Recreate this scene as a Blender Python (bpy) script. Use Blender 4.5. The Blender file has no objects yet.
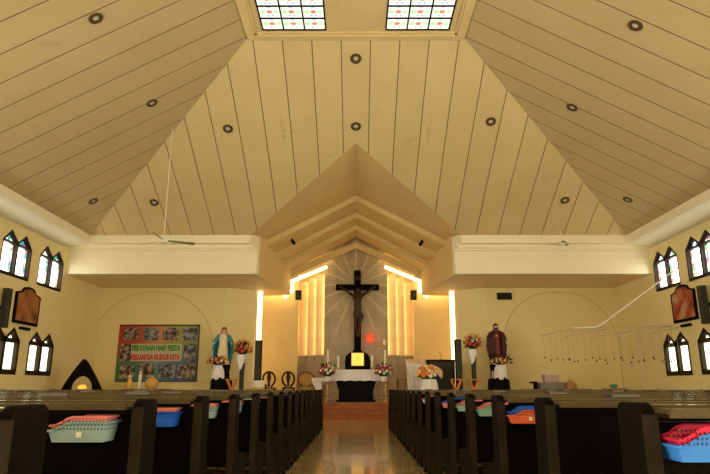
import bpy, bmesh, math, random
from mathutils import Vector, Matrix
random.seed(7)
S = bpy.context.scene
COL = S.collection
PI = math.pi
R = math.radians

# ------------------------------------------------------------------ camera
cam_d = bpy.data.cameras.new('camera')
cam_d.sensor_width = 36.0
cam_d.lens = 600.0 / 710.0 * 36.0
cam_d.clip_start = 0.05
cam = bpy.data.objects.new('camera', cam_d)
COL.objects.link(cam)
cam.location = (0, 0, 0.90)
cam.rotation_euler = (R(90 + 14.1), 0, R(0.09))
S.camera = cam

# ------------------------------------------------------------------ world, exposure
w = bpy.data.worlds.new('world')
S.world = w
w.use_nodes = True
w.node_tree.nodes['Background'].inputs[0].default_value = (0.90, 0.93, 1.0, 1)
w.node_tree.nodes['Background'].inputs[1].default_value = 0.5
S.view_settings.view_transform = 'Standard'
S.view_settings.look = 'None'
S.view_settings.exposure = 0.08
S.view_settings.gamma = 1.0
S.view_settings.use_curve_mapping = False
S.cycles.max_bounces = 9
S.cycles.diffuse_bounces = 6
S.cycles.glossy_bounces = 4
S.cycles.sample_clamp_indirect = 6.0
S.cycles.use_denoising = True

def area(name, loc, rot, sx, sy, power, col):
    l = bpy.data.lights.new(name, 'AREA')
    l.shape = 'RECTANGLE'; l.size = sx; l.size_y = sy; l.energy = power; l.color = col
    o = bpy.data.objects.new(name, l); COL.objects.link(o)
    o.location = loc; o.rotation_euler = rot
    return o

DAY = (1.0, 0.95, 0.82)
DOORS = (8.0, 3.6, -0.8, -4.6)
for y in DOORS:       # lamps added outside unseen side doors to fill the nave as daylight
    area('daylight_fill_left', (-9.3, y, 1.45), (0, R(-90), 0), 2.7, 2.2, 330, DAY)
    area('daylight_fill_right', (9.45, y, 1.45), (0, R(90), 0), 2.7, 2.2, 330, DAY)
area('daylight_fill_rear', (0, -7.6, 1.6), (R(90), 0, 0), 4.0, 3.0, 300, DAY)  # lamp added outside the unseen rear doorway

# ------------------------------------------------------------------ materials
M = {}
def mat(name, col, rough=0.6, metal=0.0, emis=None, estr=0.0, spec=0.5, coat=0.0):
    m = bpy.data.materials.new(name); m.use_nodes = True
    b = m.node_tree.nodes['Principled BSDF']
    b.inputs['Base Color'].default_value = (*col, 1)
    b.inputs['Roughness'].default_value = rough
    b.inputs['Metallic'].default_value = metal
    b.inputs['Specular IOR Level'].default_value = spec
    b.inputs['Coat Weight'].default_value = coat
    if emis:
        b.inputs['Emission Color'].default_value = (*emis, 1)
        b.inputs['Emission Strength'].default_value = estr
    M[name] = m
    return m
def nd(m, t, **kw):
    n = m.node_tree.nodes.new(t)
    for k, v in kw.items(): setattr(n, k, v)
    return n
def lk(m, a, b): m.node_tree.links.new(a, b)
def bsdf(m): return m.node_tree.nodes['Principled BSDF']
def mth(m, op, a, b=None, c=None):
    n = nd(m, 'ShaderNodeMath', operation=op)
    for i, v in enumerate((a, b, c)):
        if v is None: continue
        if isinstance(v, (int, float)): n.inputs[i].default_value = v
        else: lk(m, v, n.inputs[i])
    return n.outputs[0]
def mixc(m, f, a, b):
    n = nd(m, 'ShaderNodeMix', data_type='RGBA')
    if isinstance(f, (int, float)): n.inputs[0].default_value = f
    else: lk(m, f, n.inputs[0])
    for i, v in ((6, a), (7, b)):
        if isinstance(v, tuple): n.inputs[i].default_value = (*v, 1)
        else: lk(m, v, n.inputs[i])
    return n.outputs[2]
def ramp(m, f, p0, p1):
    n = nd(m, 'ShaderNodeMapRange'); lk(m, f, n.inputs[0])
    n.inputs[1].default_value = p0; n.inputs[2].default_value = p1
    return n.outputs[0]
def noise(m, scale, detail=3, vec=None):
    n = nd(m, 'ShaderNodeTexNoise'); n.inputs['Scale'].default_value = scale; n.inputs['Detail'].default_value = detail
    if vec is None:
        tc = nd(m, 'ShaderNodeTexCoord'); vec = tc.outputs['Object']
    lk(m, vec, n.inputs['Vector'])
    return n.outputs['Fac']
def noisy(name, c0, c1, scale=2.0, rough=0.6, **kw):
    m = mat(name, c0, rough, **kw)
    lk(m, mixc(m, ramp(m, noise(m, scale), .35, .68), c0, c1), bsdf(m).inputs['Base Color'])
    return m
def xyz(m):
    tc = nd(m, 'ShaderNodeTexCoord'); s = nd(m, 'ShaderNodeSeparateXYZ')
    lk(m, tc.outputs['Object'], s.inputs[0]); return s.outputs, tc

WALL0 = (0.82, 0.70, 0.35); WALL1 = (0.79, 0.67, 0.32)
noisy('wall_paint', WALL0, WALL1, 0.8, 0.75)
noisy('apse_paint', (0.74, 0.60, 0.30), (0.71, 0.56, 0.27), 0.8, 0.75)
noisy('trim_paint', (0.88, 0.81, 0.56), (0.86, 0.79, 0.53), 1.2, 0.6)
noisy('gable_paint', (0.74, 0.58, 0.27), (0.70, 0.53, 0.24), 1.2, 0.65)
noisy('soffit_paint', (0.84, 0.70, 0.40), (0.80, 0.66, 0.36), 1.2, 0.65)
def boards(name, axis, off, c0, c1):
    m = mat(name, c0, 0.6)
    o, tc = xyz(m)
    u = mth(m, 'MULTIPLY', mth(m, 'ADD', o[axis], off), 1 / 0.66)
    fr = mth(m, 'FRACT', u)
    d = mth(m, 'ABSOLUTE', mth(m, 'SUBTRACT', fr, 0.5))           # 0.5 at a joint
    joint = ramp(m, d, 0.478, 0.492)
    wn = nd(m, 'ShaderNodeTexWhiteNoise', noise_dimensions='1D')
    lk(m, mth(m, 'FLOOR', u), wn.inputs['W'])
    base = mixc(m, ramp(m, noise(m, 0.9, 4), .3, .7), c0, c1)
    base = mixc(m, mth(m, 'MULTIPLY', wn.outputs['Value'], 0.35), base, tuple(k * .86 for k in c1))
    st = ramp(m, noise(m, 3.0, 5), .66, .78)                       # small water stains
    base = mixc(m, mth(m, 'MULTIPLY', st, .35), base, (0.36, 0.25, 0.10))
    if axis == 0:       # two narrow damp streaks either side of the middle
        for sx in (-1.86, 1.86):
            ex = mth(m, 'MULTIPLY', mth(m, 'SUBTRACT', o[0], sx), 1 / .07); ey = mth(m, 'MULTIPLY', mth(m, 'SUBTRACT', o[1], 14.2), 1 / .55)
            d2 = mth(m, 'ADD', mth(m, 'MULTIPLY', ex, ex), mth(m, 'MULTIPLY', ey, ey))
            k = mth(m, 'MULTIPLY', mth(m, 'SUBTRACT', 1.0, ramp(m, d2, .1, 1.0)), ramp(m, noise(m, 7, 4), .35, .65))
            base = mixc(m, mth(m, 'MULTIPLY', k, .6), base, (0.40, 0.29, 0.12))
    lk(m, mixc(m, joint, base, (0.13, 0.075, 0.025)), bsdf(m).inputs['Base Color'])
    bp = nd(m, 'ShaderNodeBump'); bp.inputs['Strength'].default_value = .6; bp.inputs['Distance'].default_value = .02
    lk(m, mth(m, 'SUBTRACT', 1.0, joint), bp.inputs['Height']); lk(m, bp.outputs[0], bsdf(m).inputs['Normal'])
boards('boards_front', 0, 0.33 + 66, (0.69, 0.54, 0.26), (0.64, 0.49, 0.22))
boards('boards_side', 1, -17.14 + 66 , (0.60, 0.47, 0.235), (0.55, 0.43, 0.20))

def floor_mat():
    m = mat('floor_tile', (0.5, 0.36, 0.2), 0.14, coat=0.25)
    o, tc = xyz(m)
    def g(a, off):
        d = mth(m, 'ABSOLUTE', mth(m, 'SUBTRACT', mth(m, 'FRACT', mth(m, 'MULTIPLY', mth(m, 'ADD', o[a], off), 1 / .6)), .5))
        return ramp(m, d, .49, .497)
    j = mth(m, 'MAXIMUM', g(0, 60.3), g(1, 60))
    v = mixc(m, ramp(m, noise(m, 1.6, 8), .35, .65), (0.36, 0.26, 0.10), (0.58, 0.44, 0.22))
    lk(m, mixc(m, j, v, (0.2, 0.15, 0.08)), bsdf(m).inputs['Base Color'])
floor_mat()
def marble(name, a, b, c, sc=1.3, rough=.35, wk=.6):
    m = mat(name, a, rough)
    n1 = noise(m, sc, 9)
    wv = nd(m, 'ShaderNodeTexWave'); wv.inputs['Scale'].default_value = sc * .6
    wv.inputs['Distortion'].default_value = 9; wv.inputs['Detail'].default_value = 6
    tc = nd(m, 'ShaderNodeTexCoord'); lk(m, tc.outputs['Object'], wv.inputs['Vector'])
    c1 = mixc(m, ramp(m, n1, .35, .65), a, b)
    lk(m, mixc(m, mth(m, 'MULTIPLY', ramp(m, wv.outputs['Fac'], .75, 1.0), wk), c1, c), bsdf(m).inputs['Base Color'])
    return m, tc
marble('fin_marble', (0.80, 0.62, 0.36), (0.68, 0.47, 0.24), (0.50, 0.32, 0.15), 1.6, wk=.12)
marble('dado_marble', (0.42, 0.33, 0.19), (0.30, 0.23, 0.13), (0.20, 0.14, 0.08), 2.0, wk=.2)
def altar_wall_mat():
    m, tc = marble('sunburst_marble', (0.46, 0.38, 0.23), (0.36, 0.30, 0.18), (0.27, 0.20, 0.12), 1.1, wk=.3)
    old = bsdf(m).inputs['Base Color'].links[0].from_socket
    o, tc = xyz(m)
    dx = o[0]; dz = mth(m, 'SUBTRACT', o[2], 4.72)
    a = mth(m, 'ARCTAN2', dz, dx)
    fr = mth(m, 'FRACT', mth(m, 'ADD', mth(m, 'MULTIPLY', a, 16 / (2 * PI)), 0.5))
    d = mth(m, 'ABSOLUTE', mth(m, 'SUBTRACT', fr, .5))
    ray = mth(m, 'SUBTRACT', 1.0, ramp(m, d, .05, .13))
    r = mth(m, 'SQRT', mth(m, 'ADD', mth(m, 'MULTIPLY', dx, dx), mth(m, 'MULTIPLY', dz, dz)))
    ray = mth(m, 'MULTIPLY', ray, mth(m, 'SUBTRACT', 1.0, ramp(m, r, 1.3, 2.3)))
    fr2 = mth(m, 'ABSOLUTE', mth(m, 'SUBTRACT', mth(m, 'FRACT', mth(m, 'MULTIPLY', o[2], 1.1)), .5))
    jz = ramp(m, fr2, .485, .495)
    c = mixc(m, mth(m, 'MULTIPLY', ray, .55), old, (0.68, 0.57, 0.36))
    lk(m, mixc(m, mth(m, 'MULTIPLY', jz, .5), c, (0.2, 0.15, 0.09)), bsdf(m).inputs['Base Color'])
altar_wall_mat()
noisy('step_granite', (0.40, 0.13, 0.035), (0.28, 0.085, 0.022), 6, 0.5, spec=.2)
noisy('platform_tile', (0.5, 0.38, 0.22), (0.44, 0.33, 0.19), 2, 0.25)
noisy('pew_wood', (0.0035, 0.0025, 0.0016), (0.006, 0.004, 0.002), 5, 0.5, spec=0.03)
noisy('pew_edge', (0.026, 0.018, 0.008), (0.016, 0.010, 0.004), 5, 0.5, spec=0.06)  # lighter pew tone; on the end panels it paints a lit back edge
noisy('ledge_wood', (0.095, 0.070, 0.030), (0.060, 0.042, 0.018), 4, 0.14)  # lighter than the pews: light on ledge and rail put into the colour
noisy('book_cover', (0.02, 0.013, 0.012), (0.03, 0.02, 0.02), 4, 0.5)
mat('page', (0.16, 0.13, 0.09), 0.8)
mat('tag_paper', (0.75, 0.70, 0.55), 0.8)
mat('black', (0.006, 0.005, 0.004), 0.55, spec=0.03)
mat('black_gloss', (0.006, 0.005, 0.004), 0.5, spec=0.03)
mat('dark_wood', (0.035, 0.013, 0.006), 0.4, spec=.2)
mat('brown_wood', (0.22, 0.09, 0.03), 0.4)
mat('orange_wood', (0.70, 0.22, 0.05), 0.5)
mat('window_frame_dark', (0.03, 0.018, 0.010), 0.5, spec=.2)
mat('lit_plaster_glow', (1, .9, .7), 0.4, 0, (1.0, 0.74, 0.38), 2.6)  # emission standing for plaster lit from the hidden coves
mat('white_cloth', (0.84, 0.82, 0.80), 0.9)
mat('altar_cloth', (0.78, 0.74, 0.76), 0.9)
mat('cream', (0.85, 0.74, 0.48), 0.6)
mat('white', (0.85, 0.82, 0.72), 0.5)
mat('brass', (0.75, 0.50, 0.15), 0.3, 1.0)
mat('gold', (0.95, 0.62, 0.15), 0.35, 0.6, (1.0, 0.50, 0.06), 0.55)  # door brightness put in as emission; the door is no lamp
mat('gold_fabric', (0.55, 0.33, 0.08), 0.7)
mat('candle_wax', (0.9, 0.84, 0.66), 0.5)
mat('flame', (1, .6, .2), 0.5, 0, (1.0, 0.6, 0.2), 6)
mat('red_glow', (0.9, 0.05, 0.01), 0.4, 0, (1.0, 0.06, 0.01), 0.5)
mat('amber_glow', (0.9, 0.4, 0.05), 0.4, 0, (1.0, 0.35, 0.04), 1.4)
mat('cove_tube', (1, .9, .6), 0.4, 0, (1.0, 0.70, 0.30), 9)
mat('lamp_glass', (0.50, 0.45, 0.34), 0.3)
mat('lamp_ring', (0.10, 0.055, 0.022), 0.5, 0.0, spec=.2)
mat('skin', (0.72, 0.42, 0.24), 0.5)
mat('bronze', (0.05, 0.018, 0.008), 0.45, 0.0, spec=.3)
mat('cross_wood', (0.006, 0.004, 0.003), 0.6, spec=0.03)
mat('blue_mantle', (0.03, 0.28, 0.36), 0.5)
mat('maroon', (0.05, 0.008, 0.009), 0.6)
mat('maroon_bright', (0.17, 0.014, 0.012), 0.55)
mat('hair', (0.03, 0.015, 0.008), 0.6)
mat('leaf', (0.03, 0.09, 0.02), 0.6)
mat('leaf_dark', (0.015, 0.035, 0.012), 0.6)
mat('fl_red', (0.62, 0.05, 0.02), 0.6)
mat('fl_orange', (0.85, 0.26, 0.05), 0.6)
mat('fl_yellow', (0.90, 0.60, 0.16), 0.6)
mat('fl_white', (0.88, 0.80, 0.62), 0.6)
mat('fl_pink', (0.75, 0.25, 0.20), 0.6)
mat('grey_speaker', (0.045, 0.047, 0.035), 0.6, spec=.15)
mat('fan_blade', (0.28, 0.22, 0.10), 0.4)
mat('fan_white', (0.80, 0.74, 0.55), 0.4)
mat('rod_grey', (0.42, 0.37, 0.25), 0.5)
mat('bag_brown', (0.40, 0.20, 0.06), 0.7)
mat('box_pink', (0.50, 0.36, 0.34), 0.7)
mat('box_grey', (0.22, 0.20, 0.18), 0.7)
mat('green_cloth', (0.03, 0.32, 0.20), 0.7)
mat('pot_yellow', (0.75, 0.45, 0.10), 0.5)
mat('bead', (0.03, 0.03, 0.03), 0.4)

def basket_mat(name, c):
    m = mat(name, c, 0.35)
    o, tc = xyz(m)
    def cell(s, n, off=0.0):
        return mth(m, 'ABSOLUTE', mth(m, 'SUBTRACT', mth(m, 'FRACT', mth(m, 'MULTIPLY', mth(m, 'ADD', s, 5 + off), n)), .5))
    hx = mth(m, 'LESS_THAN', cell(mth(m, 'ADD', o[0], o[1]), 85), .27)
    hz = mth(m, 'LESS_THAN', cell(o[2], 80), .28)
    band = mth(m, 'MULTIPLY', mth(m, 'GREATER_THAN', o[2], .036), mth(m, 'LESS_THAN', o[2], .075))
    k = mth(m, 'MULTIPLY', mth(m, 'MULTIPLY', hx, hz), band)
    lk(m, mixc(m, k, c, tuple(v * .25 for v in c)), bsdf(m).inputs['Base Color'])
BC = dict(greyblue=(0.30, 0.42, 0.40), pink=(0.80, 0.22, 0.17), blue=(0.02, 0.13, 0.62), red=(0.85, 0.03, 0.09),
          orange=(0.70, 0.13, 0.05), skyblue=(0.05, 0.25, 0.75), green=(0.25, 0.42, 0.33), magenta=(0.85, 0.06, 0.28), white=(0.75, 0.72, 0.66))
for k, c in BC.items(): basket_mat('basket_' + k, c)

def glass_mat(name, strength, cols, warm, dim=1.0):
    """daylit stained glass: coloured pieces in the pointed heads, pale milky panes below"""
    m = mat(name, (0.1, 0.1, 0.1), 0.3)
    o, tc = xyz(m)
    vo = nd(m, 'ShaderNodeTexVoronoi'); vo.inputs['Scale'].default_value = 9.0
    oi = nd(m, 'ShaderNodeObjectInfo'); va = nd(m, 'ShaderNodeVectorMath', operation='ADD')
    cx_ = nd(m, 'ShaderNodeCombineXYZ'); lk(m, mth(m, 'MULTIPLY', oi.outputs['Random'], 50.0), cx_.inputs[1])
    lk(m, tc.outputs['Object'], va.inputs[0]); lk(m, cx_.outputs[0], va.inputs[1]); lk(m, va.outputs[0], vo.inputs['Vector'])
    cr = nd(m, 'ShaderNodeValToRGB'); cr.color_ramp.interpolation = 'CONSTANT'
    el = cr.color_ramp.elements
    for i, c in enumerate(cols):
        e = el[i] if i < 2 else el.new(i / len(cols))
        e.position = i / len(cols); e.color = (*c, 1)
    sp = nd(m, 'ShaderNodeSeparateColor'); lk(m, vo.outputs['Color'], sp.inputs[0])
    lk(m, sp.outputs[0], cr.inputs[0])
    # local z: 0 at the sill, spring line .83
    head = ramp(m, o[2], .82, .84)
    side = ramp(m, mth(m, 'ABSOLUTE', mth(m, 'SUBTRACT', mth(m, 'ABSOLUTE', o[1]), .36)), .19, .21)
    edge = ramp(m, mth(m, 'ABSOLUTE', mth(m, 'SUBTRACT', mth(m, 'ABSOLUTE', o[1]), .34)), .165, .175)
    f = mth(m, 'MAXIMUM', head, mth(m, 'MULTIPLY', edge, .97))
    c = mixc(m, f, warm, mixc(m, dim, (0, 0, 0), cr.outputs[0]))
    em = bsdf(m).inputs['Emission Color']; lk(m, c, em)
    bsdf(m).inputs['Emission Strength'].default_value = strength
glass_mat('stained_glass', 8.5, [(1, 1, .95), (.02, .35, .30), (.6, .04, .02), (.9, .95, .9), (.03, .12, .5), (.9, .55, .2), (.03, .45, .10), (.9, .9, .8)], (1.0, .95, .84), .16)
glass_mat('pale_glass', 2.6, [(1, .95, .62), (1, .93, .6), (.95, .9, .55), (1, .95, .7)], (1.0, .95, .68))
def skylight_mat():
    m = mat('skylight_glass', (0.1, 0.1, 0.1), 0.3)
    o, tc = xyz(m)
    def loc(s, per):
        return mth(m, 'SUBTRACT', mth(m, 'FRACT', mth(m, 'MULTIPLY', s, 1 / per)), .5)
    u = loc(o[0], .4567); v = loc(o[1], .42)
    def blob(cu, cv, r0, r1, sq=1.0):
        a = mth(m, 'SUBTRACT', u, cu); b = mth(m, 'MULTIPLY', mth(m, 'SUBTRACT', v, cv), sq)
        d = mth(m, 'SQRT', mth(m, 'ADD', mth(m, 'MULTIPLY', a, a), mth(m, 'MULTIPLY', b, b)))
        return mth(m, 'SUBTRACT', 1.0, ramp(m, d, r0, r1))
    c = mixc(m, blob(-.3, 0, .09, .19), (1, .97, .86), (.45, .8, .28))
    c = mixc(m, blob(.3, 0, .09, .19), c, (.5, .85, .38))
    c = mixc(m, blob(-.1, .3, .03, .09), c, (.12, .35, .42))
    c = mixc(m, blob(.12, .3, .03, .09), c, (.15, .35, .42))
    c = mixc(m, blob(0, -.42, .05, .14), c, (.15, .5, .6))
    c = mixc(m, blob(0, 0, .11, .16), c, (.85, .16, .06))
    lk(m, c, bsdf(m).inputs['Emission Color'])
    bsdf(m).inputs['Emission Strength'].default_value = 1.15
skylight_mat()
def paint_mat(name, cols, sc=3.0, dark=1.0):
    m = mat(name, cols[0], 0.5)
    n = noise(m, sc, 5)
    cr = nd(m, 'ShaderNodeValToRGB'); el = cr.color_ramp.elements
    for i, c in enumerate(cols):
        e = el[i] if i < 2 else el.new(.5)
        e.position = .3 + .4 * i / (len(cols) - 1); e.color = (*[k * dark for k in c], 1)
    lk(m, n, cr.inputs[0]); lk(m, cr.outputs[0], bsdf(m).inputs['Base Color'])
paint_mat('painting_left', [(0.03, .02, .01), (.30, .09, .02), (.08, .04, .02), (.42, .17, .05)], 3)
paint_mat('painting_right', [(0.03, .015, .01), (.40, .05, .015), (.08, .05, .02), (.55, .35, .18)], 3)
paint_mat('photo_mix', [(0.01, .008, .007), (.05, .02, .015), (.22, .18, .14), (.55, .42, .32)], 7)
paint_mat('photo_mix_b', [(0.01, .008, .01), (.04, .05, .06), (.20, .20, .20), (.45, .42, .40)], 6)
def banner_mat():
    m = mat('banner_print', (.3, .3, .3), 0.5)
    o, tc = xyz(m)
    u = ramp(m, o[0], -1.37, 1.37); v = ramp(m, o[2], -.95, .95)
    top = nd(m, 'ShaderNodeValToRGB'); bot = nd(m, 'ShaderNodeValToRGB')
    def setr(n, cs):
        el = n.color_ramp.elements
        for i, c in enumerate(cs):
            e = el[i] if i < 2 else el.new(.9)
            e.position = i / (len(cs) - 1); e.color = (*c, 1)
        lk(m, u, n.inputs[0])
    setr(top, [(.42, .02, .01), (.40, .05, .02), (.55, .22, .08), (.30, .34, .05), (.20, .26, .05)])
    setr(bot, [(.03, .18, .06), (.02, .20, .16), (.10, .25, .28), (.03, .10, .30), (.03, .05, .22)])
    lk(m, mixc(m, ramp(m, v, .25, .7), bot.outputs[0], top.outputs[0]), bsdf(m).inputs['Base Color'])
banner_mat()
mat('text_green', (.03, .28, .01), .5); mat('text_red', (.55, .03, .02), .5); mat('panel_grey', (.55, .48, .34), .6)

# ------------------------------------------------------------------ mesh helpers
class MB:
    def __init__(s): s.v = []; s.f = []; s.mi = []
    def add(s, vs, fs, mi=0):
        b = len(s.v); s.v += [tuple(v) for v in vs]
        for f in fs: s.f.append([b + i for i in f]); s.mi.append(mi)
        return s
    def box(s, x0, x1, y0, y1, z0, z1, mi=0):
        vs = [(x, y, z) for x in (x0, x1) for y in (y0, y1) for z in (z0, z1)]
        return s.add(vs, [(0, 1, 3, 2), (4, 6, 7, 5), (0, 4, 5, 1), (2, 3, 7, 6), (0, 2, 6, 4), (1, 5, 7, 3)], mi)
    def prism(s, pts, axis, a, b, mi=0):
        """pts: 2D outline; extruded along axis ('x','y','z') from a to b"""
        def mk(p, t): return {'x': (t, p[0], p[1]), 'y': (p[0], t, p[1]), 'z': (p[0], p[1], t)}[axis]
        n = len(pts)
        vs = [mk(p, a) for p in pts] + [mk(p, b) for p in pts]
        fs = [tuple(range(n))[::-1], tuple(range(n, 2 * n))] + [(i, (i + 1) % n, n + (i + 1) % n, n + i) for i in range(n)]
        return s.add(vs, fs, mi)
    def tube(s, pts, r, n=8, mi=0, cap=True):
        pts = [Vector(p) for p in pts]
        rs = r if isinstance(r, (list, tuple)) else [r] * len(pts)
        vs = []; fs = []
        for i, p in enumerate(pts):
            t = (pts[min(i + 1, len(pts) - 1)] - pts[max(i - 1, 0)])
            t = t.normalized() if t.length > 1e-9 else Vector((0, 0, 1))
            a = t.orthogonal().normalized() if i == 0 else (a - t * a.dot(t)).normalized()
            b = t.cross(a)
            for k in range(n):
                q = 2 * PI * k / n
                vs.append(p + (a * math.cos(q) + b * math.sin(q)) * rs[i])
        for i in range(len(pts) - 1):
            for k in range(n):
                fs.append((i * n + k, i * n + (k + 1) % n, (i + 1) * n + (k + 1) % n, (i + 1) * n + k))
        if cap:
            fs.append(tuple(range(n))[::-1]); fs.append(tuple(range((len(pts) - 1) * n, len(pts) * n)))
        return s.add(vs, fs, mi)
    def lathe(s, prof, c=(0, 0, 0), n=20, mi=0, sx=1, sy=1, fold=0, nf=9, a0=0, a1=2 * PI):
        """prof: list of (r, z)"""
        vs = []; fs = []
        full = abs(a1 - a0 - 2 * PI) < 1e-6
        cols = n if full else n + 1
        for r, z in prof:
            for k in range(cols):
                q = a0 + (a1 - a0) * k / n
                rr = r * (1 + fold * math.sin(nf * q))
                vs.append((c[0] + rr * math.cos(q) * sx, c[1] + rr * math.sin(q) * sy, c[2] + z))
        for i in range(len(prof) - 1):
            for k in range(n):
                k2 = (k + 1) % cols
                fs.append((i * cols + k, i * cols + k2, (i + 1) * cols + k2, (i + 1) * cols + k))
        if full:
            fs.append(tuple(range(n))[::-1]); fs.append(tuple(range((len(prof) - 1) * cols, len(prof) * cols)))
        return s.add(vs, fs, mi)
    def ball(s, c, r, n=10, mi=0, sx=1, sy=1, sz=1):
        k = max(4, n // 2 + 1)
        prof = [(max(r * math.sin(PI * i / k), r * .02), -r * math.cos(PI * i / k) * sz) for i in range(k + 1)]
        return s.lathe(prof, c, n, mi, sx, sy)
    def build(s, name, mats, parent=None, smooth=False, loc=None, bevel=0):
        me = bpy.data.meshes.new(name); me.from_pydata(s.v, [], s.f)
        for m in (mats if isinstance(mats, (list, tuple)) else [mats]): me.materials.append(M[m])
        bm = bmesh.new(); bm.from_mesh(me)
        for i, f in enumerate(bm.faces): f.material_index = s.mi[i] if i < len(s.mi) else 0
        bmesh.ops.recalc_face_normals(bm, faces=bm.faces)
        bm.to_mesh(me); bm.free()
        if smooth:
            me.shade_smooth()
            me.set_sharp_from_angle(angle=R(40))
        o = bpy.data.objects.new(name, me); COL.objects.link(o)
        if parent: o.parent = parent
        if loc: o.location = loc
        if bevel:
            b = o.modifiers.new('bevel', 'BEVEL'); b.width = bevel; b.segments = 2; b.limit_method = 'ANGLE'
        return o

def tag(o, label=None, cat=None, group=None, kind=None):
    if label: o['label'] = label
    if cat: o['category'] = cat
    if group: o['group'] = group
    if kind: o['kind'] = kind
    return o
def thing(name, label, cat, loc=(0, 0, 0), rz=0, group=None):
    o = bpy.data.objects.new(name, None); COL.objects.link(o)
    o.empty_display_size = .1
    o.location = loc; o.rotation_euler = (0, 0, rz)
    return tag(o, label, cat, group)
def struct(o, label=None): o['kind'] = 'structure'; (label and tag(o, label)); return o
def dup(root, loc, rz=0, label=None, group=None):
    r = root.copy(); COL.objects.link(r); r.location = loc; r.rotation_euler = (0, 0, rz)
    if label: r['label'] = label
    if group: r['group'] = group
    for ch in list(root.children):
        c = ch.copy(); COL.objects.link(c); c.parent = r
        for g in list(ch.children):
            d = g.copy(); COL.objects.link(d); d.parent = c
    return r
ORD = ['first', 'second', 'third', 'fourth', 'fifth', 'sixth', 'seventh', 'eighth', 'ninth', 'tenth', 'eleventh', 'twelfth',
       'thirteenth', 'fourteenth', 'fifteenth', 'sixteenth', 'seventeenth']
def skin(name, joints, edges, material, parent=None, sub=2, extra=None):
    """joints: [(x,y,z,r)]; one continuous skinned surface rooted at joint 0"""
    me = bpy.data.meshes.new(name + '_tmp'); me.from_pydata([j[:3] for j in joints], edges, [])
    o = bpy.data.objects.new(name + '_tmp', me); COL.objects.link(o)
    o.modifiers.new('s', 'SKIN'); 
    sk = me.skin_vertices[0].data
    for i, j in enumerate(joints): sk[i].radius = (j[3], j[3]); sk[i].use_root = (i == 0)
    m = o.modifiers.new('u', 'SUBSURF'); m.levels = sub; m.render_levels = sub
    dg = bpy.context.evaluated_depsgraph_get()
    me2 = bpy.data.meshes.new_from_object(o.evaluated_get(dg))
    bpy.data.objects.remove(o); bpy.data.meshes.remove(me)
    me2.name = name; me2.materials.clear(); me2.materials.append(M[material]); me2.shade_smooth()
    o2 = bpy.data.objects.new(name, me2); COL.objects.link(o2)
    if parent: o2.parent = parent
    return o2

# ------------------------------------------------------------------ room data
WL, WR = -8.8, 8.95         # inner faces of the side walls
EL, ER = -8.05, 8.2         # edges of the pyramid ceiling
YE, ZE = 17.6, 5.38
YR = -7.0                   # rear wall
YER = -4.2                  # rear ceiling edge
PX, PYF, PYR, PZ = 2.40, 11.9, 1.5, 8.49
ZS = 4.25                   # low soffit under the front beam
YW = 20.6                   # front wall

# floor
struct(MB().box(WL - .3, WR + .3, YR - .3, 18.0, -.2, 0).build('floor', 'floor_tile'), 'polished beige stone floor of the nave and centre aisle')
# sanctuary platform with three steps
p = MB()
p.box(WL, WR, 18.6, 23.9, 0, .46)
struct(p.build('floor', 'platform_tile'), 'raised sanctuary floor behind the steps')
st = thing('altar_steps', 'three reddish brown steps rising to the altar at the end of the aisle', 'steps', (0, 18.3, 0))
for i in range(3):
    q = MB().box(WL + .02, WR - .02, -.3 + .2 * i, .2995, .1535 * i, .1535 * (i + 1) - (0.0005))
    q.box(WL + .02, WR - .02, -.32 + .2 * i, -.3 + .2 * i, .1535 * (i + 1) - .035, .1535 * (i + 1) - .0005)
    q.build('step', 'step_granite', st)

# side walls, with openings cut for windows and doors
def lancet(y0, y1, zs, zp, n=5):
    """pointed head between y0 and y1"""
    ym = (y0 + y1) / 2
    return [(y0, zs), (ym, zp), (y1, zs)]
def window_outline(yc, z0, hw=.70, sp=.83, pk=1.16, gap=0.0):
    return [(yc - hw, z0), (yc - hw, z0 + sp), (yc - hw / 2, z0 + pk), (yc, z0 + sp + .07), (yc + hw / 2, z0 + pk), (yc + hw, z0 + sp), (yc + hw, z0)]
BAYS_L = [17.03 - 1.82 * i for i in range(11)]
BAYS_R = [17.06 - 1.82 * i for i in range(11)]
def side_wall(name, xi, sgn, bays):
    x0, x1 = sorted((xi, xi + sgn * .3))
    wall = MB().box(x0, x1, YR - .3, 24.0, 0, 9.2).build(name, 'wall_paint')
    cut = MB()
    for i, yc in enumerate(bays):
        if yc < -5: continue
        cut.prism(window_outline(yc, 3.69), 'x', x0 - .1, x1 + .1)
        if all(abs(yc - d) > 1.95 for d in DOORS):
            cut.prism(window_outline(yc, 1.26), 'x', x0 - .1, x1 + .1)
    for d in DOORS: cut.box(x0 - .1, x1 + .1, d - 1.1, d + 1.1, .0 - .05, 2.8)
    c = cut.build('cutter', 'wall_paint')
    b = wall.modifiers.new('cut', 'BOOLEAN'); b.object = c; b.operation = 'DIFFERENCE'; b.solver = 'EXACT'
    dg = bpy.context.evaluated_depsgraph_get()
    me = bpy.data.meshes.new_from_object(wall.evaluated_get(dg))
    wall.modifiers.clear(); wall.data = me; bpy.data.objects.remove(c)
    return struct(wall)
side_wall('wall_left', WL, -1, BAYS_L)
side_wall('wall_right', WR, 1, BAYS_R)
# rear wall with an open doorway
q = MB().box(WL, -2, YR - .3, YR, 0, 9.2).box(2, WR, YR - .3, YR, 0, 9.2).box(-2, 2, YR - .3, YR, 3.2, 9.2)
struct(q.build('wall_rear', 'wall_paint'))

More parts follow.
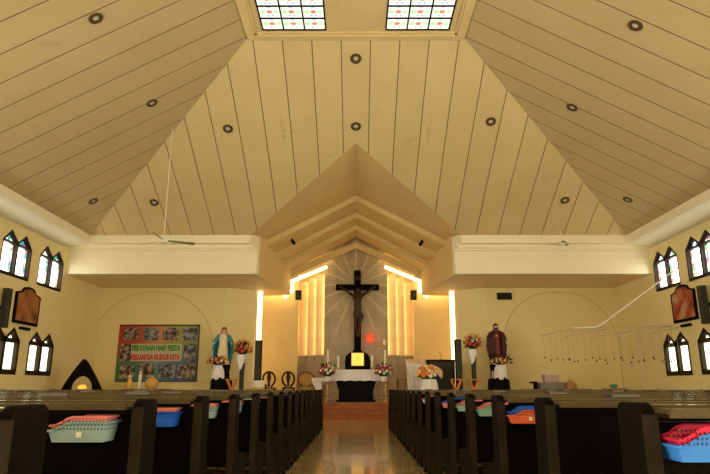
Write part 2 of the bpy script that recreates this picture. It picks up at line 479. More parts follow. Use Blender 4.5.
# windows
def window(n, xi, sgn, yc, z0, glass, label):
    low = z0 < 2
    root = bpy.data.objects.new('window_%d' % n, None); COL.objects.link(root)
    root.location = (xi + sgn * .12, yc, z0); struct(root, label)
    t = .065 if low else .030
    fr = MB()
    xa, xb = -.115, .06
    if sgn < 0: xa, xb = -.06, .115
    def bar(a, b, wd):
        a = Vector((0, *a)); b = Vector((0, *b)); d = (b - a).normalized(); nrm = Vector((0, -d.z, d.y)) * wd
        vs = []
        for x in (xa, xb):
            for p_ in (a + nrm, b + nrm, b - nrm, a - nrm): vs.append((x, p_.y, p_.z))
        fr.add(vs, [(0, 1, 2, 3), (7, 6, 5, 4), (0, 4, 5, 1), (1, 5, 6, 2), (2, 6, 7, 3), (3, 7, 4, 0)])
    hw = .67
    o = [(-hw, .03), (-hw, .82), (-hw / 2, 1.11), (0, .86), (hw / 2, 1.11), (hw, .82), (hw, .03)]
    for i in range(7): bar(o[i], o[(i + 1) % 7], t)
    fr.build('window_frame', 'window_frame_dark', root)
    mu = MB(); fr = mu
    bar((0, .03), (0, .88), .065 if low else .040); bar((-hw, .82), (hw, .82), .055 if low else .030)
    mu.build('mullion', 'window_frame_dark', root)
    pn = MB()
    g = [(-.64, .06), (-.64, .82), (-.335, 1.08), (0, .86), (.335, 1.08), (.64, .82), (.64, .06)]
    pn.prism(g, 'x', -.008, .008)
    pn.build('pane', glass, root)
    sl = MB().box(-.12 if sgn > 0 else -.05, .05 if sgn > 0 else .12, -.70, .70, -.035, 0.0)
    sl.build('window_sill', 'window_frame_dark', root)
n = 0
for xi, sgn, bays, sd in ((WL, -1, BAYS_L, 'left'), (WR, 1, BAYS_R, 'right')):
    for i, yc in enumerate(bays):
        if yc < -5: continue
        n += 1
        window(n, xi, sgn, yc, 3.69, 'stained_glass', 'stained glass double pointed window high on %s wall, %s from the altar end' % (sd, ORD[i]))
        if all(abs(yc - d) > 1.95 for d in DOORS):
            n += 1
            window(n, xi, sgn, yc, 1.26, 'pale_glass', 'pale double pointed window low on %s wall, %s from the altar end' % (sd, ORD[i]))

# ------------------------------------------------------------------ ceiling
c = MB()
zP = PZ
A = (EL, YE, ZE); B = (ER, YE, ZE); C_ = (-PX, PYF, zP); D = (PX, PYF, zP)
vx = 3.19; vy0 = 14.52; vz = 7.07
c.add([A, (-vx, YE, ZE), (0, vy0, vz), (0, PYF, zP), C_], [(0, 1, 2, 3, 4)], 0)
c.add([B, (vx, YE, ZE), (0, vy0, vz), (0, PYF, zP), D], [(4, 3, 2, 1, 0)], 0)
Ar = (EL, YER, ZE); Br = (ER, YER, ZE); Cr = (-PX, PYR, zP); Dr = (PX, PYR, zP)
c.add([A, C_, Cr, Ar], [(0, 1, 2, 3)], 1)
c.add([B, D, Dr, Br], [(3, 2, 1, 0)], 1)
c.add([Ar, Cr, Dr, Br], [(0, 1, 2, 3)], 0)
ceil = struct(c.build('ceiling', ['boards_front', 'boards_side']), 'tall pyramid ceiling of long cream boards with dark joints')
# flat top of the pyramid, with the openings of the skylights
SKX = (-2.03, -.66), (.66, 2.03)
SKY = [(11.62 - 2.52 - i * 3.2, 11.62 - i * 3.2) for i in range(3)]
q = MB()
ys = sorted([PYR, PYF] + [v for s in SKY for v in s])
xs = [-PX, -2.03, -.66, .66, 2.03, PX]
for i in range(len(xs) - 1):
    for j in range(len(ys) - 1):
        hole = i in (1, 3) and any(abs(ys[j] - s[0]) < 1e-6 for s in SKY)
        if not hole: q.box(xs[i], xs[i + 1], ys[j], ys[j + 1], zP, zP + .06)
for x0, x1 in ((-PX - .02, -PX + .16), (PX - .16, PX + .02)): q.box(x0, x1, PYR, PYF, zP - .05, zP)
q.box(-PX, PX, PYF - .13, PYF + .04, zP - .06, zP); q.box(-PX, PX, PYR, PYR + .13, zP - .06, zP)
q.box(-PX + .16, PX - .16, PYF - .2, PYF - .13, zP - .03, zP)
for x0, x1 in ((-PX + .16, -PX + .22), (PX - .22, PX - .16)): q.box(x0, x1, PYR, PYF - .13, zP - .03, zP)
struct(q.build('ceiling', 'boards_plain' if 'boards_plain' in M else 'gable_paint'), 'flat moulded frame at the top of the pyramid ceiling')
k = 0
for i, (y0, y1) in enumerate(SKY):
    for (x0, x1), sd in zip(SKX, ('left', 'right')):
        n += 1
        root = bpy.data.objects.new('window_%d' % n, None); COL.objects.link(root); root.location = (x0, y0, zP)
        struct(root, 'stained glass skylight grid in the ceiling top, %s one, %s pair from the altar' % (sd, ORD[i]))
        W_ = x1 - x0; L_ = y1 - y0
        MB().box(0, W_, 0, L_, .012, .03).build('pane', 'skylight_glass', root)
        g = MB()
        for a in range(4):
            xx = W_ * a / 3; g.box(xx - .016, xx + .016, 0, L_, -.012, .012)
        for a in range(7):
            yy = L_ * a / 6; g.box(0, W_, yy - .016, yy + .016, -.012, .012)
        g.build('window_grid', 'black', root)

# cornices on both sides
for xw, xe, s_, nm in ((WL, EL, -1, 'trim_1'), (WR, ER, 1, 'trim_2')):
    pts = [(xw, 5.02), (xe - s_ * -.10, 5.10), (xe, 5.135), (xe, 5.38), (xe + s_ * .03, 5.43), (xw, 5.43)]
    struct(MB().prism(pts, 'y', YR, YE).build(nm, 'trim_paint'), 'broad cream cornice along the side wall')
# rear soffit
struct(MB().box(WL, WR, YR, YER, 5.135, 5.38).build('trim_3', 'trim_paint'))

# front beam: profile in (y, z), left and right of the sanctuary opening
def xin(y): return 3.02 + (2.45 - 3.02) * (y - 17.9) / (22.3 - 17.9)
for s_, xo, nm in ((-1, WL, 'trim_4'), (1, WR, 'trim_5')):
    q = MB()
    # upper cornice, mitred back at its inner end
    def slab(y0, y1, z0, z1, xi0, xi1):
        v = [(xo, y0, z0), (s_ * xi0, y0, z0), (s_ * xi1, y1, z0), (xo, y1, z0)]
        v += [(a, b, z1) for a, b, _ in v]
        q.add(v, [(0, 1, 2, 3), (7, 6, 5, 4), (0, 4, 5, 1), (1, 5, 6, 2), (2, 6, 7, 3), (3, 7, 4, 0)])
    slab(17.60, 18.06, 5.135, 5.43, 3.19, 2.97)
    slab(17.80, 18.06, 5.03, 5.135, 3.10, 2.97)
    slab(17.88, 18.06, 4.97, 5.03, 3.06, 2.97)
    slab(17.95, 18.06, 4.55, 4.97, 3.03, 2.98)
    slab(17.93, 18.06, 4.72, 4.745, 3.03, 2.98)
    slab(17.90, 18.06, 4.25, 4.55, 3.04, 2.98)
    struct(q.build(nm, 'trim_paint'), 'stepped cream beam at the front of the ceiling, %s of the sanctuary' % ('left' if s_ < 0 else 'right'))
# low soffit behind the beams
q = MB()
for s_, xo in ((-1, WL), (1, WR)):
    v = [(xo, 18.06, ZS), (s_ * 3.0, 18.06, ZS), (s_ * 2.45, 22.3, ZS), (s_ * 3.6, 22.3, ZS), (xo, 22.3, ZS)]
    v += [(a, b, ZS + .12) for a, b, _ in v]
    q.add(v, [(0, 1, 2, 3, 4), (9, 8, 7, 6, 5)] + [(i, (i + 1) % 5, 5 + (i + 1) % 5, 5 + i) for i in range(5)])
struct(q.build('ceiling', 'soffit_paint'), 'low flat soffit between the front beam and the front wall')

# stepped gable ceiling of the sanctuary
PT = .53
bands = [(vy0, 18.9, 7.07), (18.9, 20.2, 6.87), (20.2, 21.2, 6.68), (21.2, 22.3, 6.50)]
q = MB()
for s_ in (-1, 1):
    # first band runs up to the valley with the front slope
    def gz(zr, x): return zr - PT * x
    a = (0, vy0, 7.07); b = (s_ * vx, YE, ZE); e1 = (s_ * xin(18.9), 18.9, gz(7.07, xin(18.9))); e0 = (s_ * 3.03, 18.0, gz(7.07, 3.03)); r1 = (0, 18.9, 7.07)
    q.add([a, b, e0, e1, r1], [(0, 1, 2, 3, 4)])
    prev = 7.07
    for (y0, y1, zr) in bands[1:]:
        # riser
        x0 = xin(y0)
        q.add([(0, y0, prev), (s_ * x0, y0, gz(prev, x0)), (s_ * x0, y0, gz(zr, x0)), (0, y0, zr)], [(0, 1, 2, 3)])
        # small fillet bead under the riser
        q.add([(0, y0 - .03, zr), (s_ * x0, y0 - .03, gz(zr, x0)), (s_ * x0, y0 - .03, gz(zr, x0) + .05), (0, y0 - .03, zr + .05),
               (0, y0, zr), (s_ * x0, y0, gz(zr, x0)), (s_ * x0, y0, gz(zr, x0) + .05), (0, y0, zr + .05)],
              [(0, 1, 2, 3), (0, 4, 5, 1), (2, 6, 7, 3)])
        x1 = xin(y1)
        q.add([(0, y0, zr), (s_ * x0, y0, gz(zr, x0)), (s_ * x1, y1, gz(zr, x1)), (0, y1, zr)], [(0, 1, 2, 3)])
        prev = zr
    # vertical cheeks down to the soffit
    for (y0, y1, zr) in [(18.0, 18.9, 7.07)] + bands[1:]:
        x0, x1 = xin(y0), xin(y1)
        q.add([(s_ * x0, y0, ZS), (s_ * x1, y1, ZS), (s_ * x1, y1, gz(zr, x1)), (s_ * x0, y0, gz(zr, x0))], [(0, 1, 2, 3)])
    # stepped corner at the far end, as the lip over the cove
    # end cap of the cove slot: top of the room behind the lip
struct(q.build('ceiling', 'gable_paint'), 'stepped gable ceiling over the sanctuary')

# lip at Y 22.3 that hides the cove lights: gable then two corner steps
lip = [(0, 6.06), (2.45, 4.90), (2.45, 4.47), (2.72, 4.27), (3.52, 4.22)]
q = MB()
for s_ in (-1, 1):
    up = [(0, 6.50), (2.47, 5.24), (2.47, 5.0)]
    for i in range(len(lip) - 1):
        (xa, za), (xb, zb) = lip[i], lip[i + 1]
        dx, dz = xb - xa, zb - za; l = math.hypot(dx, dz); nx, nz = -dz / l * .0, 1
        off = .22
        if i == 1: pa, pb = (xa + .2, za), (xb + .2, zb + .1)
        elif i == 0: pa, pb = (xa, za + off), (xb + .2, zb + .26)
        elif i == 2: pa, pb = (xa + .2, za + .1), (xb + .05, zb + .2)
        else: pa, pb = (xa + .05, za + .2), (xb, zb + .2)
        v = [(s_ * x, y, z) for y in (22.24, 22.32) for x, z in ((xa, za), (xb, zb), pb, pa)]
        q.add(v, [(0, 1, 2, 3), (7, 6, 5, 4), (0, 4, 5, 1), (1, 5, 6, 2), (2, 6, 7, 3), (3, 7, 4, 0)])
struct(q.build('trim_6', 'gable_paint'), 'stepped lip edge that hides the warm strip lights over the altar wall')
# lid above the cove
q = MB()
for s_ in (-1, 1):
    q.add([(0, 22.3, 6.62), (s_ * 3.7, 22.3, 4.66), (s_ * 3.7, 24.0, 4.66), (0, 24.0, 6.62)], [(0, 1, 2, 3)])
    q.add([(s_ * 2.5, 22.31, ZS + .05), (s_ * 3.8, 22.31, ZS + .05), (s_ * 3.8, 22.31, 5.2), (s_ * 2.5, 22.31, 5.4)], [(0, 1, 2, 3)])
struct(q.build('ceiling', 'apse_paint'), 'ceiling of the light slot behind the lip')

struct(MB().box(WL - .3, WR + .3, 24.0, 24.3, 0, 9.2).build('wall_light_seal', 'wall_paint'), 'unseen wall added behind the altar to stop stray daylight')  # added seal against outside light leaking through the sanctuary gaps
struct(MB().box(WL - .3, WR + .3, YR - .3, 24.3, 9.2, 9.4).build('ceiling', 'wall_paint'), 'unseen slab added above the ceilings to stop stray daylight')  # added lid, out of view, that keeps outside light from leaking in
# glow bands added for the cove-lit plaster under the lip and at inner corners
for s_, sd in ((-1, 'left'), (1, 'right')):
    t = thing('cove_glow_band', 'added glow band for lit plaster along the stepped ceiling edge, %s of the cross' % sd, 'glow band', (0, 22.36, 0))
    pl = [(1.12, 5.34), (2.40, 4.80), (2.40, 4.42), (2.68, 4.20)]
    for (xa, za), (xb, zb) in zip(pl, pl[1:]):
        d = Vector((xb - xa, 0, zb - za)).normalized(); nr = Vector((d.z, 0, -d.x)) * .065
        a, b = Vector((xa, 0, za)) - d * .03, Vector((xb, 0, zb)) + d * .03
        v = []
        for y in (-.03, .03):
            for p_ in (a + nr, b + nr, b - nr, a - nr): v.append((s_ * p_.x, y, p_.z))
        MB().add(v, [(0, 1, 2, 3), (7, 6, 5, 4), (0, 4, 5, 1), (1, 5, 6, 2), (2, 6, 7, 3), (3, 7, 4, 0)]).build('glow_band', 'lit_plaster_glow', t)
    t = thing('corner_glow_band', 'tall added glow band for the lit jamb at the inner corner of the front wall, %s of the altar' % sd, 'glow band', (s_ * 3.40, 21.2, .46))
    MB().box(-.085, .085, -.03, .03, 0, 3.76).build('glow_band', 'lit_plaster_glow', t)
    MB().box(*sorted((s_ * .085, s_ * .11)), -.04, .1, 0, 3.78).build('housing', 'apse_paint', t)  # side cover of the added glow band, not a lamp housing
# front walls: flat, angled flank, then the sanctuary side panels
q = MB()
for s_, xo in ((-1, WL), (1, WR)):
    v = [(xo, YW), (s_ * 4.47, YW), (s_ * 3.52, 21.05), (s_ * 3.52, 21.3), (xo, 21.3)]
    q.prism(v, 'z', .46, 4.30)
struct(q.build('wall_front', 'wall_paint'), 'cream front wall on both sides of the sanctuary')
q = MB()
for s_ in (-1, 1):
    q.box(*sorted((s_ * 3.85, s_ * 2.19)), 22.75, 22.95, .46, 4.9)          # beige panel beside the fins
    q.box(*sorted((s_ * 3.85, s_ * 3.75)), 21.3, 22.75, .46, 4.30)         # reveal wall lit by the strip
    q.box(*sorted((s_ * 2.19, s_ * 2.27)), 22.95, 23.9, .46, 5.6)
q.box(-2.2, 2.2, 23.7, 23.9, .46, 6.6)
struct(q.build('wall_apse', 'apse_paint'), 'warm beige wall panels of the sanctuary')

# central marble slab and marble fins
q = MB(); q.prism([(-1.20, .46), (1.20, .46), (1.20, 5.92), (0, 6.55), (-1.20, 5.92)], 'y', 22.72, 22.86)
tag(q.build('marble_altar_wall', 'sunburst_marble'), 'tall grey marble slab with pale sunburst rays behind the crucifix', 'wall panel')
for s_, sd in ((-1, 'left'), (1, 'right')):
    for i in range(3):
        xa = 1.20 + .325 * i; xb = xa + .335
        y0 = 23.0 + .17 * i
        f_ = thing('marble_fin', 'warm lit tall marble strip %s of the cross, %s from the sunburst slab' % (sd, ORD[i]), 'wall panel', (s_ * (xa + xb) / 2, y0, .46), 0, 'lit marble strips beside the altar wall')
        h = (xb - xa) / 2
        MB().box(-h, h, 0, .08, 1.62, 4.73 - .13 * i).build('panel', 'fin_marble', f_)
        MB().box(-h, h, -.10, 0.08, 0, 1.62).build('base_block', 'dado_marble', f_)
        # warm strip light hidden behind the edge of the panel in front
        l = bpy.data.lights.new('cove_light', 'AREA'); l.shape = 'RECTANGLE'; l.size = .05; l.size_y = 3.0
        l.energy = 8.5; l.color = (1.0, .66, .27)
        lo = bpy.data.objects.new('cove_light', l); COL.objects.link(lo)
        lo.location = (s_ * (xa - .05), y0 - .075, 3.62)
        d = Vector((s_ * 1.0, .42, 0)).normalized()
        lo.rotation_euler = d.to_track_quat('-Z', 'Y').to_euler()

def cove(name, a, b, power, d, wd=.06):
    a = Vector(a); b = Vector(b)
    l = bpy.data.lights.new(name, 'AREA'); l.shape = 'RECTANGLE'
    L_ = (b - a).length; l.size = wd; l.size_y = L_; l.energy = power; l.color = (1.0, .66, .27)
    o = bpy.data.objects.new(name, l); COL.objects.link(o)
    z = -Vector(d).normalized(); y = (b - a).normalized(); x = y.cross(z).normalized(); z = x.cross(y)
    o.matrix_world = Matrix.Translation((a + b) / 2) @ Matrix((x, y, z)).transposed().to_4x4()
for s_ in (-1, 1):
    # over the fins, under the gable lip
    cove('cove_light', (s_ * 1.1, 22.45, 5.86), (s_ * 2.25, 22.45, 5.18), 7, (0, 1, -.35))
    cove('cove_light', (s_ * 2.50, 22.42, 4.47), (s_ * 3.6, 22.42, 4.40), 5, (0, 1, -.3))
    # vertical strip behind the inner corner of the front wall
    cove('cove_light', (s_ * 3.62, 21.5, .6), (s_ * 3.62, 21.5, 4.15), 12, (s_ * .9, .5, 0))

# niche arches in the front wall, low relief
def arch(xc, hw, z0, zs, zp, nm, label):
    pts = []
    Rr = (hw * hw + (zp - zs) ** 2) / (2 * hw)
    am = math.atan2(zp - zs, Rr - hw)
    pts.append((xc - hw, YW, z0))
    for i in range(15):
        a = am * i / 14
        pts.append((xc - hw + Rr - Rr * math.cos(a), YW, zs + Rr * math.sin(a)))
    r = [(2 * xc - x, y, z) for x, y, z in pts[::-1][1:]]
    q = MB(); q.tube(pts + r, .012, 5)
    struct(q.build(nm, 'arch_line'), label)
mat('arch_line', (0.50, 0.42, 0.22), .7)
arch(-6.95, 2.12, .6, 2.1, 4.12, 'trim_7', 'thin pointed arch line on the front wall left of the statue')
arch(6.95, 1.95, .6, 2.3, 4.10, 'trim_8', 'thin pointed arch line on the front wall right of the statue')

# ------------------------------------------------------------------ recessed downlights
def downlight(x, y, face, label):
    if face == 'F': z = ZE + (YE - y) * (PZ - ZE) / (YE - PYF); nrm = Vector((0, -(PZ - ZE) / (YE - PYF), -1))
    elif face == 'L': sl = (PZ - ZE) / (-PX - EL); z = ZE + (x - EL) * sl; nrm = Vector((sl, 0, -1))
    else: sl = (PZ - ZE) / (ER - PX); z = ZE + (ER - x) * sl; nrm = Vector((-sl, 0, -1))
    nrm.normalize()
    root = thing('downlight', label, 'ceiling light', (x, y, z), 0, 'recessed downlights in the board ceiling')
    root.rotation_euler = nrm.to_track_quat('Z', 'Y').to_euler()
    # ring slightly below the boards
    prof = [(.065, .004), (.07, .022), (.125, .022), (.13, 0.0)]
    MB().lathe(prof[::1], n=20).build('ring', 'lamp_ring', root, True)
    MB().lathe([(.064, .0), (.05, .014), (.035, .022), (.002, .024)], n=16).build('lamp', 'lamp_glass', root, True)
for x, y, f_, lb in [(-3.25, 14.11, 'F', 'downlight on the front slope, upper left of the gable point'), (-5.77, 16.39, 'F', 'downlight low on the front slope near the left hip'),
                     (0, 12.37, 'F', 'downlight just below the skylight frame, on the centre line'), (0, 14.05, 'F', 'downlight just above the point of the gable ceiling'),
                     (3.39, 13.92, 'F', 'downlight on the front slope, upper right of the gable point'), (5.95, 16.32, 'F', 'downlight low on the front slope near the right hip'),
                     (-4.62, 9.38, 'L', 'downlight high on the left slope, nearest the top left corner'), (-4.68, 12.59, 'L', 'downlight in the middle of the left slope by the hip'),
                     (-7.19, 15.67, 'L', 'downlight low on the left slope above the left cornice corner'), (4.95, 12.6, 'R', 'downlight in the middle of the right slope by the hip'),
                     (4.95, 9.40, 'R', 'downlight high on the right slope, nearest the top right corner'), (7.35, 15.5, 'R', 'downlight low on the right slope above the right cornice corner')]:
    downlight(x, y, f_, lb)

# ------------------------------------------------------------------ pews
def end_panel():
    P_ = [(-.08, 0), (-.08, .83)]
    for a in range(0, 91, 18): P_.append((-.08 + .032 - .032 * math.cos(R(a)), .83 + .032 * math.sin(R(a))))
    for a in range(0, 91, 18): P_.append((.08 - .032 + .032 * math.sin(R(a)), .83 + .032 * math.cos(R(a))))
    P_ += [(.08, .60), (.11, .50), (.30, .48), (.40, .47), (.42, .45), (.40, .42), (.36, .34), (.36, .10), (.42, .06), (.42, 0),
           (.30, 0), (.26, .06), (.06, .06), (.02, 0)]
    return P_
def make_pew(L):
    t = thing('pew', 'x', 'pew')
    for x in (0, L - .035):
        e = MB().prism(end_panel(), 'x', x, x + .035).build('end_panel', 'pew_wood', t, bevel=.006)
        MB().box(x - .002, x + .037, -.088, -.079, .02, .832).build('lit_edge_strip', 'pew_edge', e)  # added lighter strip: light on the panel's back edge put into colour
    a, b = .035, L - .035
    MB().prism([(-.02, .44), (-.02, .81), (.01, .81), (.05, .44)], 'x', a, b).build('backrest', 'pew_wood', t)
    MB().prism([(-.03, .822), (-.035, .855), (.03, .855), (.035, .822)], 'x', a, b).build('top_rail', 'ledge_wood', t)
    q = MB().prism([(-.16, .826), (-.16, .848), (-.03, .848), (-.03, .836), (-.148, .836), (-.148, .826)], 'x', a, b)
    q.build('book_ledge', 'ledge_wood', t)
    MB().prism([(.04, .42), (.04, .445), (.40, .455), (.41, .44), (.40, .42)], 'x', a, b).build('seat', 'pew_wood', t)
    q = MB().box(a, b, -.34, -.22, .17, .20)
    q.build('kneeler', 'pew_edge', t)
    for x in (a + .15, b - .2, (a + b) / 2):
        MB().prism([(-.32, 0), (-.32, .17), (-.24, .17), (-.10, .10), (-.10, .05), (-.26, .05), (-.26, 0)], 'x', x, x + .04).build('kneeler_leg', 'pew_edge', t)
    MB().box(a, b, .30, .33, .12, .16).build('stretcher', 'pew_edge', t)
    return t
LP = 3.55
NROW = 16
rowL = [1.45 + .83 * i for i in range(NROW)]
rowR = [1.72 + .83 * i for i in range(NROW)]
proto = None
for side, rows in ((-1, rowL), (1, rowR)):
    sn = 'left' if side < 0 else 'right'
    for i, y in enumerate(rows):
        for j, x0 in enumerate((.75, .75 + LP + .06)):
            if j and i == 0: pass
            x = x0 if side > 0 else -x0 - LP
            lb = 'dark pew %s of the aisle, %s, %s row from the camera' % (sn, 'at the aisle' if j == 0 else 'near the side wall', ORD[i])
            if proto is None:
                proto = make_pew(LP); proto['label'] = lb; proto['group'] = 'dark pews facing the altar'; proto.location = (x, y, 0)
            else: dup(proto, (x, y, 0), 0, lb)

# ------------------------------------------------------------------ plastic baskets hung under the book ledges
def basket_shell(wd, dp, h, hl, colour, name, parent, z=0, dx=0, t=.004):
    """tray with a low left end ramping up; open top"""
    q = MB()
    n_ = 12
    def top(u):     # u 0..1 from left to right
        return hl if u < .12 else (h if u > .38 else hl + (h - hl) * (u - .12) / .26)
    def ring(sc_b, inner):
        """list of (x,y,ztop) around the rim"""
        out = []
        x0, x1, y0, y1 = dx + inner, dx + wd - inner, inner, dp - inner
        for k in range(n_): out.append((x0 + (x1 - x0) * k / n_, y0, top(k / n_)))
        for k in range(4): out.append((x1, y0 + (y1 - y0) * k / 4, top(1)))
        for k in range(n_): out.append((x1 - (x1 - x0) * k / n_, y1, top(1 - k / n_)))
        for k in range(4): out.append((x0, y1 - (y1 - y0) * k / 4, top(0)))
        return out
    cx, cy = dx + wd / 2, dp / 2
    o_, i_ = ring(0, 0), ring(0, t)
    m_ = len(o_)
    vs = []
    for (x, y, zt) in o_: vs.append((cx + (x - cx) * .88, cy + (y - cy) * .85, z))
    for (x, y, zt) in o_: vs.append((x, y, z + zt))
    for (x, y, zt) in i_: vs.append((x, y, z + zt))
    for (x, y, zt) in i_: vs.append((cx + (x - cx) * .88, cy + (y - cy) * .85, z + t))
    fs = []
    for k in range(m_):
        k2 = (k + 1) % m_
        for a in range(3): fs.append((a * m_ + k, a * m_ + k2, (a + 1) * m_ + k2, (a + 1) * m_ + k))
    fs.append(tuple(range(m_))); fs.append(tuple(range(3 * m_, 4 * m_)))
    q.add(vs, fs)
    rim = [(x + (.004 if x > cx else -.004), y + (.004 if y > cy else -.004), z + zt) for x, y, zt in o_]
    q.tube(rim + rim[:1], .0045, 6)
    return q.build(name, 'basket_' + colour, parent, False)
def basket(x, yrow, outer, inner, label, cat='basket'):
    t = thing('plastic_basket', label, cat, (x, yrow - .145, .72), 0, 'plastic offering baskets under the pew ledges')
    basket_shell(.195, .115, .066, .038, outer, 'basket_body', t)
    basket_shell(.184, .106, .066, .038, inner, 'basket_lining', t, z=.016, dx=.0055).location.y = .005
    MB().box(.095, .110, -.001, .008, .016, .033).build('tag', 'tag_paper', t)
    return t
Bk = [(-1, 1, 'greyblue', 'pink'), (-1, 2, 'blue', 'pink'), (-1, 3, 'greyblue', 'pink'), (-1, 4, 'greyblue', 'pink'), (-1, 5, 'white', 'greyblue'),
      (-1, 8, 'magenta', 'blue'), (-1, 6, 'white', 'pink'),
      (1, 0, 'skyblue', 'red'), (1, 2, 'orange', 'blue'), (1, 3, 'green', 'pink'), (1, 4, 'green', 'pink'), (1, 5, 'pink', 'blue'), (1, 7, 'white', 'pink')]
for s_, i, a, b in Bk:
    rows = rowL if s_ < 0 else rowR
    x = .88 if s_ > 0 else -.86 - .195
    if (s_, i) == (-1, 1): x = -1.045
    if (s_, i) == (1, 0): x = .80
    if s_ > 0 and i: x = .80
    nm = {'greyblue': 'grey blue', 'skyblue': 'bright blue'}
    basket(x, rows[i], a, b, '%s plastic basket lined with %s, %s pew row %s of aisle' % (nm.get(a, a), nm.get(b, b), ORD[i], 'left' if s_ < 0 else 'right'))

# hymn books lying on the ledges
random.seed(11)
bk = thing('hymn_book', 'x', 'book', (0, 0, 0), 0, 'dark hymn books on the pew ledges')
q = MB().box(-.07, .07, -.05, .05, 0, .022); q.build('cover', 'book_cover', bk)
MB().box(-.064, .072, -.052, .046, .004, .018).build('pages', 'page', bk)
first = True
for s_, rows in ((-1, rowL), (1, rowR)):
    for i in range(1, NROW):
        for k_ in range(1 + i % 2):
            x = s_ * random.uniform(1.4 if k_ == 0 else 4.7, 4.0 if k_ == 0 else 7.4); rz = random.uniform(-.12, .12)
            if i < 2: continue
            lb = 'dark hymn book, %s pew row %s of the aisle, %s' % (ORD[i], 'left' if s_ < 0 else 'right', 'nearer the aisle' if k_ == 0 else 'nearer the wall')
            l_ = (x, rows[i] - .106, .8485)
            if first: bk.location = l_; bk.rotation_euler = (0, 0, rz); bk['label'] = lb; first = False
            else: dup(bk, l_, rz, lb)

# ------------------------------------------------------------------ flowers
def blossom_mesh(name, m_):
    q = MB()
    for k_ in range(6):
        a = 2 * PI * k_ / 6
        q.ball((.028 * math.cos(a), .028 * math.sin(a), .0), .024, 6, sz=.7)
    q.ball((0, 0, .012), .02, 6)
    o = q.build(name, m_, None, True); me = o.data; bpy.data.objects.remove(o); return me
BL = {k_: blossom_mesh('blossom', k_) for k_ in ('fl_red', 'fl_orange', 'fl_yellow', 'fl_white', 'fl_pink')}
def leaf_ball(q, c, rx, ry, rz_, n_, L=.10, up=.3):
    for _ in range(n_):
        th = random.uniform(0, 2 * PI); ph = random.uniform(-.3, 1.3)
        d = Vector((math.cos(th) * math.cos(ph), math.sin(th) * math.cos(ph), math.sin(ph)))
        b = Vector(c) + Vector((d.x * rx, d.y * ry, d.z * rz_)) * .75
        e = b + (d + Vector((0, 0, up * random.random()))) * L * random.uniform(.7, 1.4)
        w_ = d.orthogonal().normalized() * L * .16
        md = (b + e) / 2
        th_ = d.cross(w_).normalized() * .003
        q.add([b - th_, md + w_, e, md - w_, b + th_ * 2], [(0, 1, 2), (0, 2, 3), (4, 2, 1), (4, 3, 2), (0, 4, 1), (0, 3, 4)])
def bouquet(parent, c, rx, ry, rz_, cols, n_, leafm='leaf', scale=1.0, nleaf=60, L=.1):
    q = MB(); q.ball(c, 1.0, 12, sx=rx * .72, sy=ry * .72, sz=rz_ * .72)
    leaf_ball(q, c, rx, ry, rz_, nleaf, L)
    fo = q.build('foliage', leafm, parent)
    for k_ in range(n_):
        ph = math.asin(min(1, max(-.25, -.25 + 1.25 * (k_ + .5) / n_))); th = k_ * 2.39996
        d = Vector((math.cos(th) * math.cos(ph), math.sin(th) * math.cos(ph), math.sin(ph)))
        me = BL[cols[int(random.random() * len(cols))]]
        o = bpy.data.objects.new('blossom', me); COL.objects.link(o); o.parent = parent
        o.location = (c[0] + d.x * rx, c[1] + d.y * ry, c[2] + d.z * rz_)
        o.rotation_euler = d.to_track_quat('Z', 'Y').to_euler(); o.scale = [scale * random.uniform(.85, 1.2)] * 3
    return fo

# ------------------------------------------------------------------ altar
AY = 20.1
t = thing('altar', 'black altar table tapering downwards in front of the crucifix', 'altar', (.0, AY, .46))
q = MB().prism([(-.78, .92), (.78, .92), (.66, .70), (.55, .35), (.55, .06), (.62, .06), (.62, 0), (-.62, 0), (-.62, .06), (-.55, .06), (-.55, .35), (-.66, .70)], 'y', -.35, .35)
q.build('pedestal', 'black_gloss', t, bevel=.01)
MB().box(-.88, .88, -.42, .42, .92, .99).build('tabletop', 'black_gloss', t, bevel=.008)
q = MB()
q.box(-.90, .90, -.44, .44, .992, 1.004)
N = 40
for yf, sg in ((-.44, -1), (.44, 1)):
    vs = []; 
    for k_ in range(N + 1):
        x = -.90 + 1.8 * k_ / N
        vs.append((x, yf, .996)); vs.append((x, yf + sg * (.012 + .008 * math.sin(k_ * 1.3)), .655 + .01 * math.sin(k_ * .9)))
        vs.append((x, yf + sg * (.006 + .008 * math.sin(k_ * 1.3)), .655 + .01 * math.sin(k_ * .9))); vs.append((x, yf - sg * .004, .99))
    fs = []
    for k_ in range(N):
        a = 4 * k_; b = a + 4
        fs += [(a, b, b + 1, a + 1), (a + 1, b + 1, b + 2, a + 2), (a + 2, b + 2, b + 3, a + 3)]
    q.add(vs, fs)
for s_ in (-1, 1): q.box(*sorted((s_ * .90, s_ * .908)), -.44, .44, .68, 1.004)
tag(q.build('altar_cloth', 'altar_cloth', None, loc=(0, AY, .46)), 'pale lilac white cloth hanging over the front of the black altar', 'altar cloth')

# candles
def candle(x, y, z0, zb, ztop, label):
    t = thing('candlestick', label, 'candle', (x, y, z0), 0, 'white candles at the altar')
    h = zb - z0
    MB().lathe([(.07, 0), (.07, .015), (.03, .03), (.015, .06), (.012, h * .5), (.022, h * .55), (.012, h * .6), (.012, h - .03), (.035, h - .02), (.035, h)], n=14).build('holder', 'brass', t, True)
    MB().lathe([(.030, h), (.030, ztop - z0)], n=12).build('candle', 'candle_wax', t, True)
    MB().tube([(0, 0, ztop - z0), (0, 0, ztop - z0 + .02)], .003, 5).build('wick', 'black', t)
candle(-.58, AY, 1.465, 1.56, 1.93, 'shorter white candle on the left of the altar top')
candle(.53, AY, 1.465, 1.56, 1.93, 'shorter white candle on the right of the altar top')
candle(-.94, AY + .25, .46, 1.66, 2.12, 'tall white candle on a brass stand left of the altar')
candle(.97, AY + .25, .46, 1.66, 2.12, 'tall white candle on a brass stand right of the altar')
